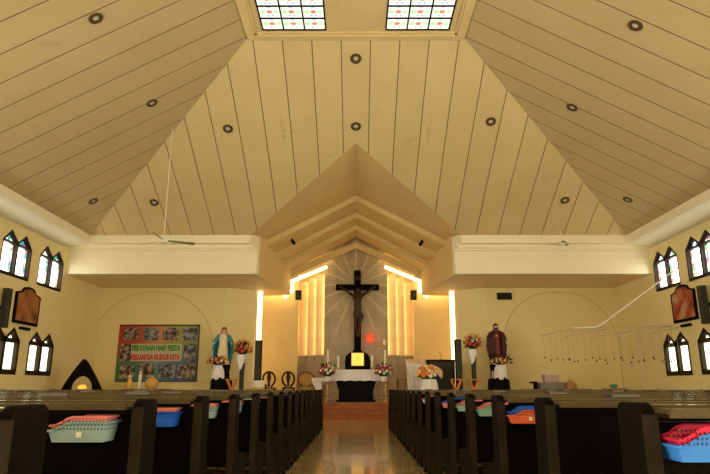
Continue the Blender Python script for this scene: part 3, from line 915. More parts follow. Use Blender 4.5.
# flower stands at the altar corners
def carved_table(x, y, h, name, label, wd=.42, m_='brown_wood', cat='table'):
    t = thing(name, label, cat, (x, y, .46))
    MB().box(-wd / 2, wd / 2, -.18, .18, h - .03, h).build('tabletop', m_, t, bevel=.005)
    for sx in (-1, 1):
        for sy in (-1, 1):
            MB().lathe([(.018, 0), (.026, .05), (.016, .12), (.028, h * .5), (.016, h * .6), (.03, h * .8), (.022, h - .03)], (sx * (wd / 2 - .04), sy * .14, 0), 8).build('leg', m_, t, True)
    MB().box(-wd / 2 + .04, wd / 2 - .04, -.015, .015, h * .3, h * .3 + .03).build('stretcher', m_, t)
    return t
for s_, x, sd in ((-1, -.90, 'left'), (1, .86, 'right')):
    carved_table(x, AY - .75, .62, 'flower_stand', 'small turned wooden stand under the flowers at the %s end of the altar' % sd, .36)
    t = thing('flower_arrangement', 'red and white flower arrangement at the %s end of the altar' % sd, 'flowers', (x, AY - .75, 1.08))
    MB().lathe([(.06, 0), (.09, .04), (.11, .14), (.12, .16)], n=14).build('bowl', 'white', t, True)
    bouquet(t, (0, 0, .30), .25, .17, .22, ['fl_red', 'fl_pink', 'fl_white', 'fl_red', 'fl_white'], 34, 'leaf_dark', 1.0, 70, .13)

# crucifix
CY = 22.5
t = thing('crucifix', 'large dark wooden cross with the crucified figure on the sunburst slab', 'crucifix', (.06, CY, 2.2))
MB().box(-.13, .13, .03, .17, -.0, 3.05).build('upright', 'cross_wood', t, bevel=.01)
MB().box(-.82, .82, .02, .16, 2.29, 2.51).build('crossbar', 'cross_wood', t, bevel=.01)
J = [(0, -.10, 1.42, .13), (0, -.10, 1.62, .115), (0, -.09, 1.86, .15), (0, -.09, 2.05, .12), (0, -.11, 2.14, .055), (.015, -.15, 2.22, .085), (.02, -.15, 2.33, .075),
     (.17, -.08, 2.06, .065), (.38, -.05, 2.22, .048), (.60, -.03, 2.37, .034), (.70, -.02, 2.41, .03),
     (-.17, -.08, 2.06, .065), (-.38, -.05, 2.22, .048), (-.60, -.03, 2.37, .034), (-.70, -.02, 2.41, .03),
     (.07, -.11, 1.34, .095), (.07, -.20, .96, .068), (.035, -.09, .60, .046), (.02, -.12, .50, .035),
     (-.07, -.11, 1.34, .095), (-.05, -.20, .96, .068), (-.025, -.09, .62, .046), (-.01, -.13, .52, .035)]
Eg = [(0, 1), (1, 2), (2, 3), (3, 4), (4, 5), (5, 6), (3, 7), (7, 8), (8, 9), (9, 10), (3, 11), (11, 12), (12, 13), (13, 14), (0, 15), (15, 16), (16, 17), (17, 18), (0, 19), (19, 20), (20, 21), (21, 22)]
co = skin('corpus', J, Eg, 'bronze', t)
q = MB().lathe([(.155, 1.24), (.165, 1.36), (.145, 1.5)], (0, -.10, 0), 16, sy=.8, fold=.05)
q.add([(.12, -.16, 1.48), (.24, -.12, 1.30), (.20, -.12, 1.05), (.12, -.15, 1.22), (.12, -.10, 1.48), (.20, -.08, 1.05)], [(0, 1, 2, 3), (0, 4, 5, 2), (0, 4, 1), (3, 2, 5)])
q.build('loincloth', 'bronze', co, True)
MB().box(-.10, .10, -.0, .03, 2.68, 2.80).build('title_plate', 'dark_wood', t)

# tabernacle on a marble ledge
MBt = MB().box(-.62, .62, -.2, .2, 0, 1.08)
tag(MBt.build('marble_ledge', 'dado_marble', None, loc=(.06, 22.5, .46)), 'brown marble block under the tabernacle', 'ledge')
t = thing('tabernacle', 'black rounded tabernacle with a golden door given added glow under the cross', 'tabernacle', (.06, 22.38, 1.54))
P_ = [(-.45, 0), (-.46, .28), (-.43, .46), (-.33, .58), (-.20, .62), (-.14, .70), (.14, .70), (.20, .62), (.33, .58), (.43, .46), (.46, .28), (.45, 0)]
MB().prism(P_, 'y', -.16, .10).build('housing', 'black_gloss', t, bevel=.015)
MB().box(-.205, .205, -.18, -.155, .15, .57).build('door', 'gold', t, bevel=.004)
q = MB().box(-.225, .225, -.172, -.158, .13, .15).box(-.225, .225, -.172, -.158, .57, .59).box(-.225, -.205, -.172, -.158, .15, .57).box(.205, .225, -.172, -.158, .15, .57)
q.build('door_frame', 'brass', t)
MB().tube([(0, -.185, .28), (0, -.185, .46)], .008, 6).tube([(-.06, -.185, .40), (.06, -.185, .40)], .008, 6).build('door_cross', 'brass', t)

# sanctuary lamp (red) and bracket candle lamp
t = thing('sanctuary_lamp', 'glowing red star shaped lamp on the marble right of the cross', 'lamp', (.53, 22.66, 2.68))
P_ = []
for k_ in range(12):
    a = 2 * PI * k_ / 12 + PI / 2; r_ = .24 if k_ % 2 == 0 else .13
    P_.append((r_ * math.cos(a) * .8, r_ * math.sin(a)))
MB().prism(P_, 'y', -.04, .0).build('glass', 'red_glow', t)
MB().box(-.03, .03, .0, .055, -.05, .05).build('mount', 'brass', t)
l = bpy.data.lights.new('red_lamp_light', 'POINT'); l.energy = 3; l.color = (1, .1, .04); l.shadow_soft_size = .08
lo = bpy.data.objects.new('red_lamp_light', l); COL.objects.link(lo); lo.location = (.53, 22.5, 2.68)
t = thing('bracket_candle', 'small white candle lamp on an arm right of the red lamp', 'lamp', (1.05, 22.66, 2.50))
MB().tube([(-.42, .05, -.14), (-.2, -.04, -.10), (0, -.05, -.06)], .010, 6).build('arm', 'brass', t)
MB().lathe([(.05, -.06), (.055, .0), (.05, .14)], (0, -.05, 0), 12).build('glass', 'candle_wax', t, True)

# ------------------------------------------------------------------ statues
def pedestal(x, y, label, side):
    t = thing('statue_pedestal', label, 'pedestal', (x, y, .46), 0)
    MB().lathe([(.36, 0), (.37, .04), (.35, .62), (.33, .70), (.26, .74), (.24, .95), (.27, 1.10), (.27, 1.16)], n=8).build('column', 'black', t)
    return t
def statue_cloth(x, y, label, dx):
    q = MB(); N = 24
    prof = []
    vs = []; fs = []
    rows_ = 5
    for j in range(rows_):
        u = j / (rows_ - 1)
        for k_ in range(N + 1):
            a = PI * (1.05 + .9 * k_ / N)
            drop = .42 + .10 * abs(math.sin(k_ * PI / 8 + .3))
            r_ = .285 + .07 * u + .016 * math.sin(k_ * 1.55) * u
            vs.append((r_ * math.cos(a) * .75, r_ * math.sin(a), -drop * u))
    for j in range(rows_ - 1):
        for k_ in range(N):
            fs.append((j * (N + 1) + k_, j * (N + 1) + k_ + 1, (j + 1) * (N + 1) + k_ + 1, (j + 1) * (N + 1) + k_))
    q.add(vs, fs)
    o = q.build('draped_cloth', 'white_cloth', None, True, loc=(x + dx, y, 1.66))
    sm = o.modifiers.new('s', 'SOLIDIFY'); sm.thickness = .008
    tag(o, label, 'cloth')
pedestal(-4.32, 19.8, 'black pedestal under the blue mantled statue', 'left')
pedestal(4.58, 19.8, 'black pedestal under the maroon robed statue', 'right')
statue_cloth(-4.32, 19.8, 'white cloth hung on the pedestal of the blue mantled statue', -.07)
statue_cloth(4.58, 19.8, 'white cloth hung on the pedestal of the maroon robed statue', .03)

def head_bits(parent, z, hairm, long=True):
    q = MB()
    q.lathe([(.060, -.04), (.072, .01), (.076, .05), (.066, .095), (.03, .12), (.004, .125)], (0, .016, z), 16, a0=R(-25), a1=R(205))
    if long:
        q.lathe([(.088, -.17), (.085, -.08), (.074, -.02), (.066, .04)], (0, .022, z), 16, a0=R(-20), a1=R(200))
    return q.build('hair', hairm, parent, True)
# left statue
t = thing('statue', 'statue of a woman in a blue mantle and cream robe, hands spread low', 'statue', (-4.32, 19.8, 1.62))
t.scale = (1.12, 1.0, 1.08)
J = [(0, 0, .50, .105), (0, 0, .66, .095), (0, 0, .80, .10), (0, 0, .88, .085), (0, 0, .93, .036), (0, -.008, 1.00, .058), (0, -.008, 1.07, .05),
     (.11, 0, .87, .05), (.18, -.03, .74, .042), (.25, -.09, .64, .028), (.29, -.13, .59, .024),
     (-.11, 0, .87, .05), (-.18, -.03, .74, .042), (-.25, -.09, .64, .028), (-.29, -.13, .59, .024),
     (.05, 0, .40, .09), (.05, 0, .2, .07), (.05, -.02, .06, .05), (-.05, 0, .40, .09), (-.05, 0, .2, .07), (-.05, -.02, .06, .05)]
Eg = [(0, 1), (1, 2), (2, 3), (3, 4), (4, 5), (5, 6), (3, 7), (7, 8), (8, 9), (9, 10), (3, 11), (11, 12), (12, 13), (13, 14), (0, 15), (15, 16), (16, 17), (0, 18), (18, 19), (19, 20)]
body = skin('body', J, Eg, 'skin', t)
MB().lathe([(.17, 0), (.165, .1), (.14, .45), (.115, .62), (.13, .78), (.115, .86), (.05, .91)], n=32, fold=.05, nf=11, sy=.85).build('robe', 'cream', t, True)
q = MB()   # mantle open at the front, hanging from the head over the arms
q.lathe([(.21, .02), (.235, .25), (.27, .50), (.25, .66), (.19, .82), (.10, .93)], n=28, fold=.03, nf=9, a0=R(-36), a1=R(216), sx=1.18, sy=.8)
for s_ in (-1, 1):
    q.tube([(s_ * .13, 0, .86), (s_ * .20, -.03, .75), (s_ * .26, -.07, .66)], [.06, .062, .05], 10)
o = q.build('mantle', 'blue_mantle', t, True); sm = o.modifiers.new('s', 'SOLIDIFY'); sm.thickness = .012
head_bits(t, 1.0, 'brown_wood')
MB().tube([(0, -.062, 1.03), (0, -.078, 1.0), (0, -.06, .985)], [.006, .012, .008], 6).ball((.02, -.058, 1.035), .006, 6).ball((-.02, -.058, 1.035), .006, 6).build('face', 'skin', t)
MB().lathe([(.13, -.0), (.15, .03), (.13, .06)], n=16).build('base', 'cream', t)
# right statue
t = thing('statue', 'statue of a bearded man in a maroon robe with long dark hair', 'statue', (4.58, 19.8, 1.62))
t.scale = (1.10, 1.0, 1.06)
J = [(0, 0, .55, .11), (0, 0, .70, .10), (0, 0, .88, .12), (0, 0, .98, .09), (0, 0, 1.05, .04), (0, -.01, 1.12, .062), (0, -.01, 1.20, .054),
     (.12, 0, .98, .055), (.20, -.02, .82, .045), (.25, -.08, .70, .030), (.26, -.13, .63, .026),
     (-.12, 0, .98, .055), (-.20, -.02, .82, .045), (-.17, -.12, .78, .032), (-.06, -.15, .86, .028),
     (.06, 0, .42, .09), (.06, 0, .2, .07), (.06, -.02, .05, .05), (-.06, 0, .42, .09), (-.06, 0, .2, .07), (-.06, -.02, .05, .05)]
body = skin('body', J, Eg, 'skin', t)
MB().lathe([(.20, 0), (.20, .12), (.17, .50), (.15, .70), (.165, .88), (.14, .98), (.055, 1.04)], n=32, fold=.045, nf=10, sy=.8).build('robe', 'maroon_bright', t, True)
q = MB()
q.lathe([(.20, .10), (.26, .35), (.29, .55), (.26, .76), (.20, .94), (.10, 1.04)], n=28, fold=.035, nf=9, a0=R(-68), a1=R(248), sx=1.05, sy=.85)
for s_ in (-1, 1): q.tube([(s_ * .14, 0, .97), (s_ * .22, -.02, .83), (s_ * .255, -.05, .70)], [.065, .07, .055], 10)
o = q.build('mantle', 'maroon', t, True); sm = o.modifiers.new('s', 'SOLIDIFY'); sm.thickness = .012
head_bits(t, 1.13, 'hair')
MB().lathe([(.02, -.075), (.045, -.045), (.052, -.015)], (0, -.03, 1.12), 10).build('beard', 'hair', t, True)
MB().ball((0, -.125, .86), .03, 8, sz=1.2).build('heart_emblem', 'fl_orange', t, True)
MB().lathe([(.15, -.0), (.17, .03), (.15, .06)], n=16).build('base', 'dark_wood', t)
# flowers at the statues' feet
t = thing('flower_garland', 'cream and red flowers at the feet of the blue mantled statue', 'flowers', (-4.40, 19.50, 1.64))
bouquet(t, (0, 0, .06), .33, .13, .14, ['fl_white', 'fl_orange', 'fl_white', 'fl_yellow', 'fl_red'], 30, 'leaf_dark', 1.0, 60, .1)
t = thing('flower_garland', 'cream and orange flowers at the feet of the maroon robed statue', 'flowers', (4.60, 19.52, 1.66))
bouquet(t, (0, 0, .04), .30, .13, .13, ['fl_white', 'fl_orange', 'fl_yellow', 'fl_orange'], 26, 'leaf_dark', .95, 90, .17)

# tall flower stands
def tall_flowers(x, y, ztop, label, mcol):
    t = thing('flower_stand', label, 'flower stand', (x, y, .46))
    h = ztop - .46
    MB().lathe([(.14, 0), (.14, .03), (.07, .06), (.075, h * .5), (.11, h - .62), (.12, h - .58)], n=6).build('vase', 'grey_speaker', t)
    q = MB()
    N = 16
    q.lathe([(.125, h - .50), (.16, h - .56), (.13, h - .74), (.04, h - .98)], (-.04, -.02, 0), N, fold=.10, nf=5)
    q.build('ribbon', 'white_cloth', t, True)
    bouquet(t, (0, 0, h - .36), .25, .18, .20, mcol, 24, 'leaf_dark', 1.1, 60, .15)
    q = MB()
    for k_ in range(7):
        a = -1.0 + 2.0 * k_ / 6
        q.tube([(0, 0, h - .35), (.10 * math.sin(a), 0, h - .16), (.26 * math.sin(a), -.02, h - .0 - .12 * abs(a))], [.008, .006, .003], 5)
        q.ball((.26 * math.sin(a), -.02, h - .02 - .12 * abs(a)), .03, 6, sz=1.8)
    q.build('spray', 'fl_orange', t)
tall_flowers(-3.62, 19.5, 2.42, 'tall vase stand with red and orange flowers beside the left speaker column', ['fl_red', 'fl_orange', 'fl_red', 'fl_pink'])
tall_flowers(3.76, 19.6, 2.60, 'tall vase stand with orange and white flowers beside the right speaker column', ['fl_orange', 'fl_red', 'fl_white', 'fl_orange'])

# column speakers
def col_speaker(x, y, z0, z1, label):
    t = thing('column_speaker', label, 'speaker', (x, y, z0), 0, 'tall black column speakers')
    h = z1 - z0
    MB().box(-.10, .10, -.10, .10, 0, h).build('cabinet', 'black', t, bevel=.01)
    MB().box(-.085, .085, -.112, -.1, .04, h - .04).build('grille', 'grey_speaker', t)
col_speaker(-3.12, 19.55, 1.12, 2.38, 'tall black column speaker on a white pot stand, left of sanctuary')
t = thing('speaker_base', 'round white pot stand under the left column speaker', 'stand', (-3.08, 19.55, .46))
MB().lathe([(.16, 0), (.18, .10), (.17, .40), (.21, .60), (.22, .66)], n=16).build('drum', 'white', t, True)
MB().lathe([(.172, .32), (.19, .36), (.19, .44), (.172, .48)], n=16).build('band', 'pot_yellow', t, True)
col_speaker(3.27, 19.55, .46, 2.40, 'tall black column speaker standing on the floor, right of sanctuary')
# small wall speakers by the fins
for s_, sd in ((-1, 'left'), (1, 'right')):
    t = thing('wall_speaker', 'small black speaker high on the %s edge of the lit marble strips' % sd, 'speaker', (s_ * 2.17, 22.5, 4.12), 0, 'small speakers by the marble strips')
    MB().box(-.11, .11, -.12, .10, 0, .34).build('cabinet', 'black', t, bevel=.01)
    MB().box(-.09, .09, -.128, -.12, .03, .31).build('grille', 'grey_speaker', t)
    MB().box(-.03, .03, .10, .26, .14, .20).build('bracket', 'black', t)
# spotlights on the gable ceiling
for x, y, sd in ((-2.12, 19.5, 'left'), (2.2, 19.5, 'right')):
    zz = 6.87 - PT * abs(x)
    t = thing('spotlight', 'small black spotlight on the %s half of the gable ceiling' % sd, 'spotlight', (x, y, zz), 0, 'spotlights on the gable ceiling')
    MB().tube([(0, 0, 0), (0, 0, -.05)], .018, 8).build('stem', 'black', t)
    sg = 1 if x < 0 else -1
    MB().tube([(-.03 * sg, -.02, -.05), (.05 * sg, .12, -.15)], [.045, .055], 10).build('lamp_head', 'black', t, True)

# ------------------------------------------------------------------ chairs on the platform
def chair(x, y, rz, label, wide=.42, seatm='dark_wood', backm='dark_wood', arm=False, fabric=None):
    t = thing('armchair' if arm else 'wooden_chair', label, 'chair', (x, y, .46), rz)
    w2 = wide / 2
    MB().box(-w2, w2, -.22, .20, .40, .45).build('seat', fabric or seatm, t, bevel=.015)
    for sx in (-1, 1):
        MB().tube([(sx * (w2 - .03), -.19, .40), (sx * (w2 - .03), -.20, .0)], [.026, .017], 8).build('leg', seatm, t, True)
        MB().tube([(sx * (w2 - .03), .17, .40), (sx * (w2 - .03), .24, .0)], [.026, .017], 8).build('leg', seatm, t, True)
    # balloon back
    pts = []
    for k_ in range(17):
        a = R(-60 + 300 * k_ / 16) if True else 0
        pts.append((w2 * 1.02 * math.cos(a), .20 + .05 * math.sin(a), .73 + .24 * math.sin(a)))
    MB().tube([(pts[0][0] * .9, .19, .45)] + pts + [(pts[-1][0] * .9, .19, .45)], .034, 8).build('back_frame', backm, t, True)
    if fabric:
        P_ = [(w2 * .93 * math.cos(2 * PI * k_ / 20), .73 + .22 * math.sin(2 * PI * k_ / 20)) for k_ in range(20)]
        MB().prism(P_, 'y', .185, .215).build('back_cushion', fabric, t)
    else:
        MB().prism([(-.05, .47), (-.035, .6), (-.075, .78), (-.05, .95), (.05, .95), (.075, .78), (.035, .6), (.05, .47)], 'y', .19, .21).build('splat', backm, t)
    if arm:
        for sx in (-1, 1):
            MB().tube([(sx * w2, .19, .70), (sx * (w2 + .03), 0, .67), (sx * w2, -.18, .66), (sx * (w2 - .02), -.19, .42)], .02, 8).build('armrest', seatm, t, True)
chair(-3.02, 21.6, PI, 'dark wooden chair with a looped back beside the left speaker column', .42)
chair(-2.35, 21.6, PI, 'dark wooden chair with a looped back next to the gold armchair', .42)
chair(-1.73, 21.6, PI, 'wide armchair with a gold upholstered back left of the altar', .54, 'brown_wood', 'brown_wood', True, 'gold_fabric')
# cloth covered side table
t = carved_table(-1.22, 20.35, .74, 'side_table', 'small wooden side table under a white cloth left of the altar', .44)
q = MB()
q.box(-.24, .24, -.20, .20, 0, .012)
q.prism([(-.24, .0), (.24, .0), (.20, -.16), (.10, -.34), (0, -.42), (-.10, -.34), (-.20, -.16)], 'y', -.212, -.20)
tag(q.build('table_cloth', 'white_cloth', None, loc=(-1.22, 20.35, 1.205)), 'white pointed cloth hanging over the small side table', 'cloth')
# turned wooden rail stands right of altar
carved_table(1.62, 20.9, .72, 'side_table', 'low brown wooden table right of the altar', .5)

# lectern draped in white, bouquet, black ambo
t = thing('draped_lectern', 'white cloth covered lectern right of the altar', 'lectern', (1.97, 20.5, .46))
MB().box(-.20, .20, -.15, .15, 0, 1.18).build('body', 'cream', t)
MB().prism([(-.24, 1.12), (.24, 1.30), (.24, 1.36), (-.24, 1.18)], 'x', -.30, .30).build('slanted_top', 'dark_wood', t)
q = MB()
N = 18; vs = []; fs = []
for k_ in range(N + 1):
    x = -.31 + .62 * k_ / N; f_ = .012 * math.sin(k_ * 1.7)
    for z_, y_ in ((1.375, .24), (1.195, -.245), (1.0, -.27 + f_), (.55, -.26 + f_ * 1.6), (.02, -.26 + f_ * 2)): vs.append((x * (1 if z_ > .9 else .92), y_, z_))
for k_ in range(N):
    for j in range(4): fs.append((k_ * 5 + j, (k_ + 1) * 5 + j, (k_ + 1) * 5 + j + 1, k_ * 5 + j + 1))
q.add(vs, fs)
o = q.build('cloth', 'white_cloth', t, True); sm = o.modifiers.new('s', 'SOLIDIFY'); sm.thickness = .01
t = thing('flower_box', 'white cloth covered flower box in front of the lectern', 'stand', (2.30, 19.45, .46))
MB().lathe([(.34, 0), (.31, .3), (.25, .66), (.22, .70)], n=28, sx=1, sy=.8, fold=.03, nf=10).build('cloth_cover', 'white_cloth', t, True)
t = thing('flower_arrangement', 'wide dome of orange and cream flowers in front of the lectern', 'flowers', (2.30, 19.45, 1.17))
MB().lathe([(.12, 0), (.2, .06), (.22, .10)], n=16, sy=.8).build('bowl', 'dark_wood', t, True)
bouquet(t, (0, 0, .14), .42, .22, .28, ['fl_yellow', 'fl_orange', 'fl_white', 'fl_yellow', 'fl_white', 'fl_orange'], 70, 'leaf', 1.25, 70, .11)
t = thing('ambo', 'broad black reading desk with a dark glass front and a microphone', 'lectern', (2.78, 20.2, .46))
q = MB().box(-.44, -.38, -.22, .22, 0, 1.28).box(.38, .44, -.22, .22, 0, 1.28).box(-.38, .38, .16, .20, 0, 1.28)
q.build('cabinet', 'black', t)
MB().box(-.46, .46, -.25, .25, 1.28, 1.33).build('desktop', 'black_gloss', t, bevel=.005)
MB().box(-.38, .38, -.19, -.17, .05, 1.28).build('front_panel', 'ambo_glass' if 'ambo_glass' in M else 'grey_speaker', t)
t2 = thing('microphone', 'thin gooseneck microphone standing on the black reading desk', 'microphone', (2.80, 20.15, 1.79))
MB().lathe([(.04, 0), (.04, .015), (.01, .02)], n=12).build('base', 'black', t2, True)
MB().tube([(0, 0, .01), (0, 0, .12), (-.01, -.01, .17), (-.03, -.04, .20)], .006, 6).build('gooseneck', 'black', t2, True)
MB().tube([(-.028, -.036, .197), (-.05, -.07, .22)], [.012, .016], 8).build('capsule', 'black', t2, True)

# orange folding stools
def stool(x, y, label):
    t = thing('folding_stool', label, 'stool', (x, y, .46), 0, 'orange wooden folding stools by the speakers')
    for sy in (-.12, .12):
        MB().tube([(-.15, sy, .0), (.15, sy, .68)], .022, 6).build('leg', 'orange_wood', t)
        MB().tube([(.15, sy + .03, .0), (-.15, sy + .03, .68)], .022, 6).build('leg', 'orange_wood', t)
    MB().box(-.18, .18, -.16, .18, .67, .70).build('seat', 'orange_wood', t, bevel=.005)
stool(3.12, 19.2, 'orange wooden folding stool in front of the right speaker column')
stool(3.66, 19.15, 'orange wooden folding stool in front of the right vase stand')
stool(-3.86, 19.2, 'orange wooden folding stool in front of the left vase stand')

# ------------------------------------------------------------------ banner on the front wall
t = thing('banner', 'colourful printed banner of photographs with green and red lettering', 'banner', (-6.68, YW - .03, 2.04))
MB().box(-1.37, 1.37, -.0, .02, -.95, .95).build('sheet', 'banner_print', t)
q = MB().box(-1.37, 1.37, -.004, 0, .90, .95).box(-1.37, 1.37, -.004, 0, -.95, -.92).box(1.33, 1.37, -.004, 0, -.92, .9)
q.build('border', 'maroon', t)
MB().box(-.94, .80, -.006, 0, -.27, .30).build('text_panel', 'panel_grey', t)
ph = [(-1.22, .42, .50, .42, 0), (-.55, .42, .52, .42, 1), (.12, .42, .54, .42, 0), (.80, .42, .50, .42, 1),
      (-1.27, -.27, .36, .58, 0), (.88, -.30, .40, .60, 1),
      (-1.24, -.86, .52, .44, 0), (-.60, -.84, .52, .48, 0), (.06, -.84, .56, .46, 1), (.70, -.86, .60, .48, 0)]
for x, z, w_, h_, k_ in ph:
    f_ = MB().prism([(x + .04, z), (x + w_ - .04, z), (x + w_, z + .04), (x + w_, z + h_ - .04), (x + w_ - .04, z + h_), (x + .04, z + h_), (x, z + h_ - .04), (x, z + .04)], 'y', -.008, 0).build('photograph', 'photo_mix_b' if k_ else 'photo_mix', t)
def text(body_, x0, x1, z, h_, m_, parent):
    cu = bpy.data.curves.new('lettering', 'FONT'); cu.body = body_; cu.size = 1.0; cu.extrude = .02; cu.offset = .06
    o = bpy.data.objects.new('tmp', cu); COL.objects.link(o)
    dg = bpy.context.evaluated_depsgraph_get()
    me = bpy.data.meshes.new_from_object(o.evaluated_get(dg)); bpy.data.objects.remove(o)
    xs = [v.co.x for v in me.vertices]; ys = [v.co.y for v in me.vertices]
    a, b, c0, d0 = min(xs), max(xs), min(ys), max(ys)
    for v in me.vertices:
        v.co = ((v.co.x - a) / (b - a) * (x1 - x0) + x0, -.012 - v.co.z * .1, (v.co.y - c0) / (d0 - c0) * h_ + z)
    me.materials.clear(); me.materials.append(M[m_]); me.name = 'lettering'
    o = bpy.data.objects.new('lettering', me); COL.objects.link(o); o.parent = parent
    return o
text('PERAYAAN HARI PESTA', -.88, .76, .055, .21, 'text_green', t)
text('KELUARGA KUDUS KITA', -.90, .76, -.235, .19, 'text_red', t)

# black ventilation box high on the front wall
t = thing('wall_projector', 'small black ventilation box high on the front wall right of the sanctuary', 'vent', (5.12, YW, 3.96))
MB().box(-.25, .25, -.06, 0, -.12, .12).build('housing', 'black', t, bevel=.008)
q = MB()
for k_ in range(5): q.box(-.22, .22, -.07, -.06, -.09 + k_ * .042, -.075 + k_ * .042)
q.build('louvre', 'grey_speaker', t)

# ------------------------------------------------------------------ paintings and wall speakers of the side walls
def painting(xw, s_, yc, zc, mat_, label):
    t = thing('framed_painting', label, 'painting', (xw, yc, zc), 0)
    def outline(g):
        o = [(-.60 + g, -.46 + g), (-.60 + g, .34 - g * .5)]
        for k_ in range(9):
            a = PI * (1 - k_ / 8); o.append(((.33 - g * .4) * math.cos(a), .40 + (.14 - g * .4) * math.sin(a) - g * .4))
        o += [(.60 - g, .34 - g * .5), (.60 - g, -.46 + g)]
        return o
    sx = -s_
    MB().prism(outline(0), 'x', *sorted((0, sx * .05))).build('frame', 'black', t)
    MB().prism(outline(.075), 'x', *sorted((sx * .04, sx * .056))).build('canvas', mat_, t)
    MB().box(*sorted((0, sx * .08)), -.22, .22, -.60, -.53).build('plaque', 'black', t)
painting(WL, -1, 15.97, 2.98, 'painting_left', 'dark framed painting with a curved top on the left wall, nearest the altar')
painting(WL, -1, 13.95, 2.98, 'painting_left', 'dark framed painting cut by the left edge of the photo')
painting(WR, 1, 16.3, 3.10, 'painting_right', 'reddish framed painting with a curved top on the right wall, nearest the altar')
painting(WR, 1, 14.25, 3.10, 'painting_right', 'dark framed painting cut by the right edge of the photo')
def side_speaker(xw, s_, yc, zc, label):
    t = thing('wall_speaker', label, 'speaker', (xw, yc, zc), 0, 'long grey speakers on the side walls')
    sx = -s_
    MB().box(*sorted((sx * .12, sx * .27)), -.10, .10, -.48, .48).build('cabinet', 'grey_speaker', t, bevel=.01)
    MB().box(*sorted((0, sx * .12)), -.04, .04, -.05, .05).build('bracket', 'black', t)
side_speaker(WL, -1, 14.70, 2.80, 'long grey speaker on the left wall between the two paintings')
side_speaker(WR, 1, 15.08, 2.93, 'long grey speaker on the right wall between the two paintings')

# ------------------------------------------------------------------ ceiling fans
def fan(x, y, z, rz, zc, label, R_=.74):
    t = thing('ceiling_fan', label, 'ceiling fan', (x, y, z), rz)
    MB().tube([(0, 0, .06), (0, 0, zc - z)], .008, 8).build('rod', 'fan_white', t)
    MB().lathe([(.02, -.07), (.09, -.05), (.11, 0), (.09, .05), (.03, .08)], n=18).build('motor', 'fan_white', t, True)
    for k_ in range(3):
        a = 2 * PI * k_ / 3
        b = MB().add([(.10, -.03, .01), (.10, .03, -.01), (R_, .065, -.02), (R_, -.065, .02), (.10, -.03, .018), (.10, .03, -.002), (R_, .065, -.012), (R_, -.065, .028)],
                     [(3, 2, 1, 0), (4, 5, 6, 7), (0, 1, 5, 4), (1, 2, 6, 5), (2, 3, 7, 6), (3, 0, 4, 7)]).build('blade', 'fan_blade', t)
        b.rotation_euler = (0, 0, a)
fan(-4.62, 14.0, 4.33, R(30), 7.25, 'pale three bladed ceiling fan hanging in front of the left beam')
fan(6.1, 17.35, 5.05, R(30), 5.6, 'small three bladed fan in front of the right beam', .3)

# ------------------------------------------------------------------ black gothic arch stand at left
t = thing('arch_stand', 'black pointed arch frame standing by the left wall', 'arch frame', (-7.63, 17.2, 0))
t.scale = (.9, 1, 1)
P_ = []
hw, zs, zp = .60, .84, 1.68
for k_ in range(9):
    u = k_ / 8; P_.append((-hw + hw * u, zs + (zp - zs) * (1.22 * u - .22 * u * u)))
outl = [(-.64, 0)] + [(-.62, .6)] + P_ + [(-x, z) for x, z in P_[::-1][1:]] + [(.62, .6), (.64, 0)]
inn = [(.36, 0), (.36, .80)] + [(.36 * math.cos(PI * k_ / 12), .88 + .34 * math.sin(PI * k_ / 12)) for k_ in range(13)] + [(-.36, .80), (-.36, 0)]
MB().prism(outl + inn, 'y', -.10, .10).build('frame', 'black', t)
t = thing('oil_lamp', 'small amber lamp glowing inside the black arch frame', 'lamp', (-7.62, 17.2, 0))
MB().lathe([(.13, 0), (.13, .03), (.03, .06), (.03, .82), (.10, .84), (.10, .86)], n=12).build('stand', 'black', t, True)
MB().lathe([(.09, .86), (.12, .90), (.10, .95), (.04, .98)], n=12).build('glass', 'amber_glow', t, True)

# low tables by the front wall with ornaments
def low_table(x, y, wd, z, label):
    t = thing('low_table', label, 'table', (x, y, .46))
    MB().box(-wd / 2, wd / 2, -.22, .22, z - .03, z).build('tabletop', 'brown_wood', t)
    for sx in (-1, 1):
        for sy in (-1, 1): MB().box(sx * (wd / 2 - .05) - .02, sx * (wd / 2 - .05) + .02, sy * .18 - .02, sy * .18 + .02, 0, z - .03).build('leg', 'brown_wood', t)
low_table(-6.55, 19.4, 1.4, .40, 'low brown table under the banner')
low_table(6.35, 19.4, 1.7, .40, 'low brown table under the boxes right of the statue')
t = thing('ceramic_jar', 'round yellow jar under the middle of the banner', 'jar', (-6.42, 19.4, .86))
MB().lathe([(.12, 0), (.20, .08), (.215, .18), (.17, .28), (.07, .34)], n=20).build('body', 'pot_yellow', t, True)
MB().ball((0, 0, .37), .05, 10).build('lid', 'pot_yellow', t, True)
t = thing('ceramic_jar', 'narrow yellow bottle shaped jar left of the round one', 'jar', (-7.12, 19.4, .86))
MB().lathe([(.09, 0), (.13, .08), (.11, .2), (.05, .28), (.05, .34), (.07, .36)], n=16).build('body', 'pot_yellow', t, True)
MB().ball((0, 0, .39), .05, 10).build('lid', 'fl_white', t, True)
t = thing('figurine', 'thin pale figurine standing between the two yellow jars', 'figurine', (-6.80, 19.4, .86))
MB().lathe([(.07, 0), (.06, .03), (.045, .2), (.05, .34), (.055, .42), (.02, .46), (.035, .50), (.03, .55), (.004, .57)], n=14).build('body', 'white', t, True)
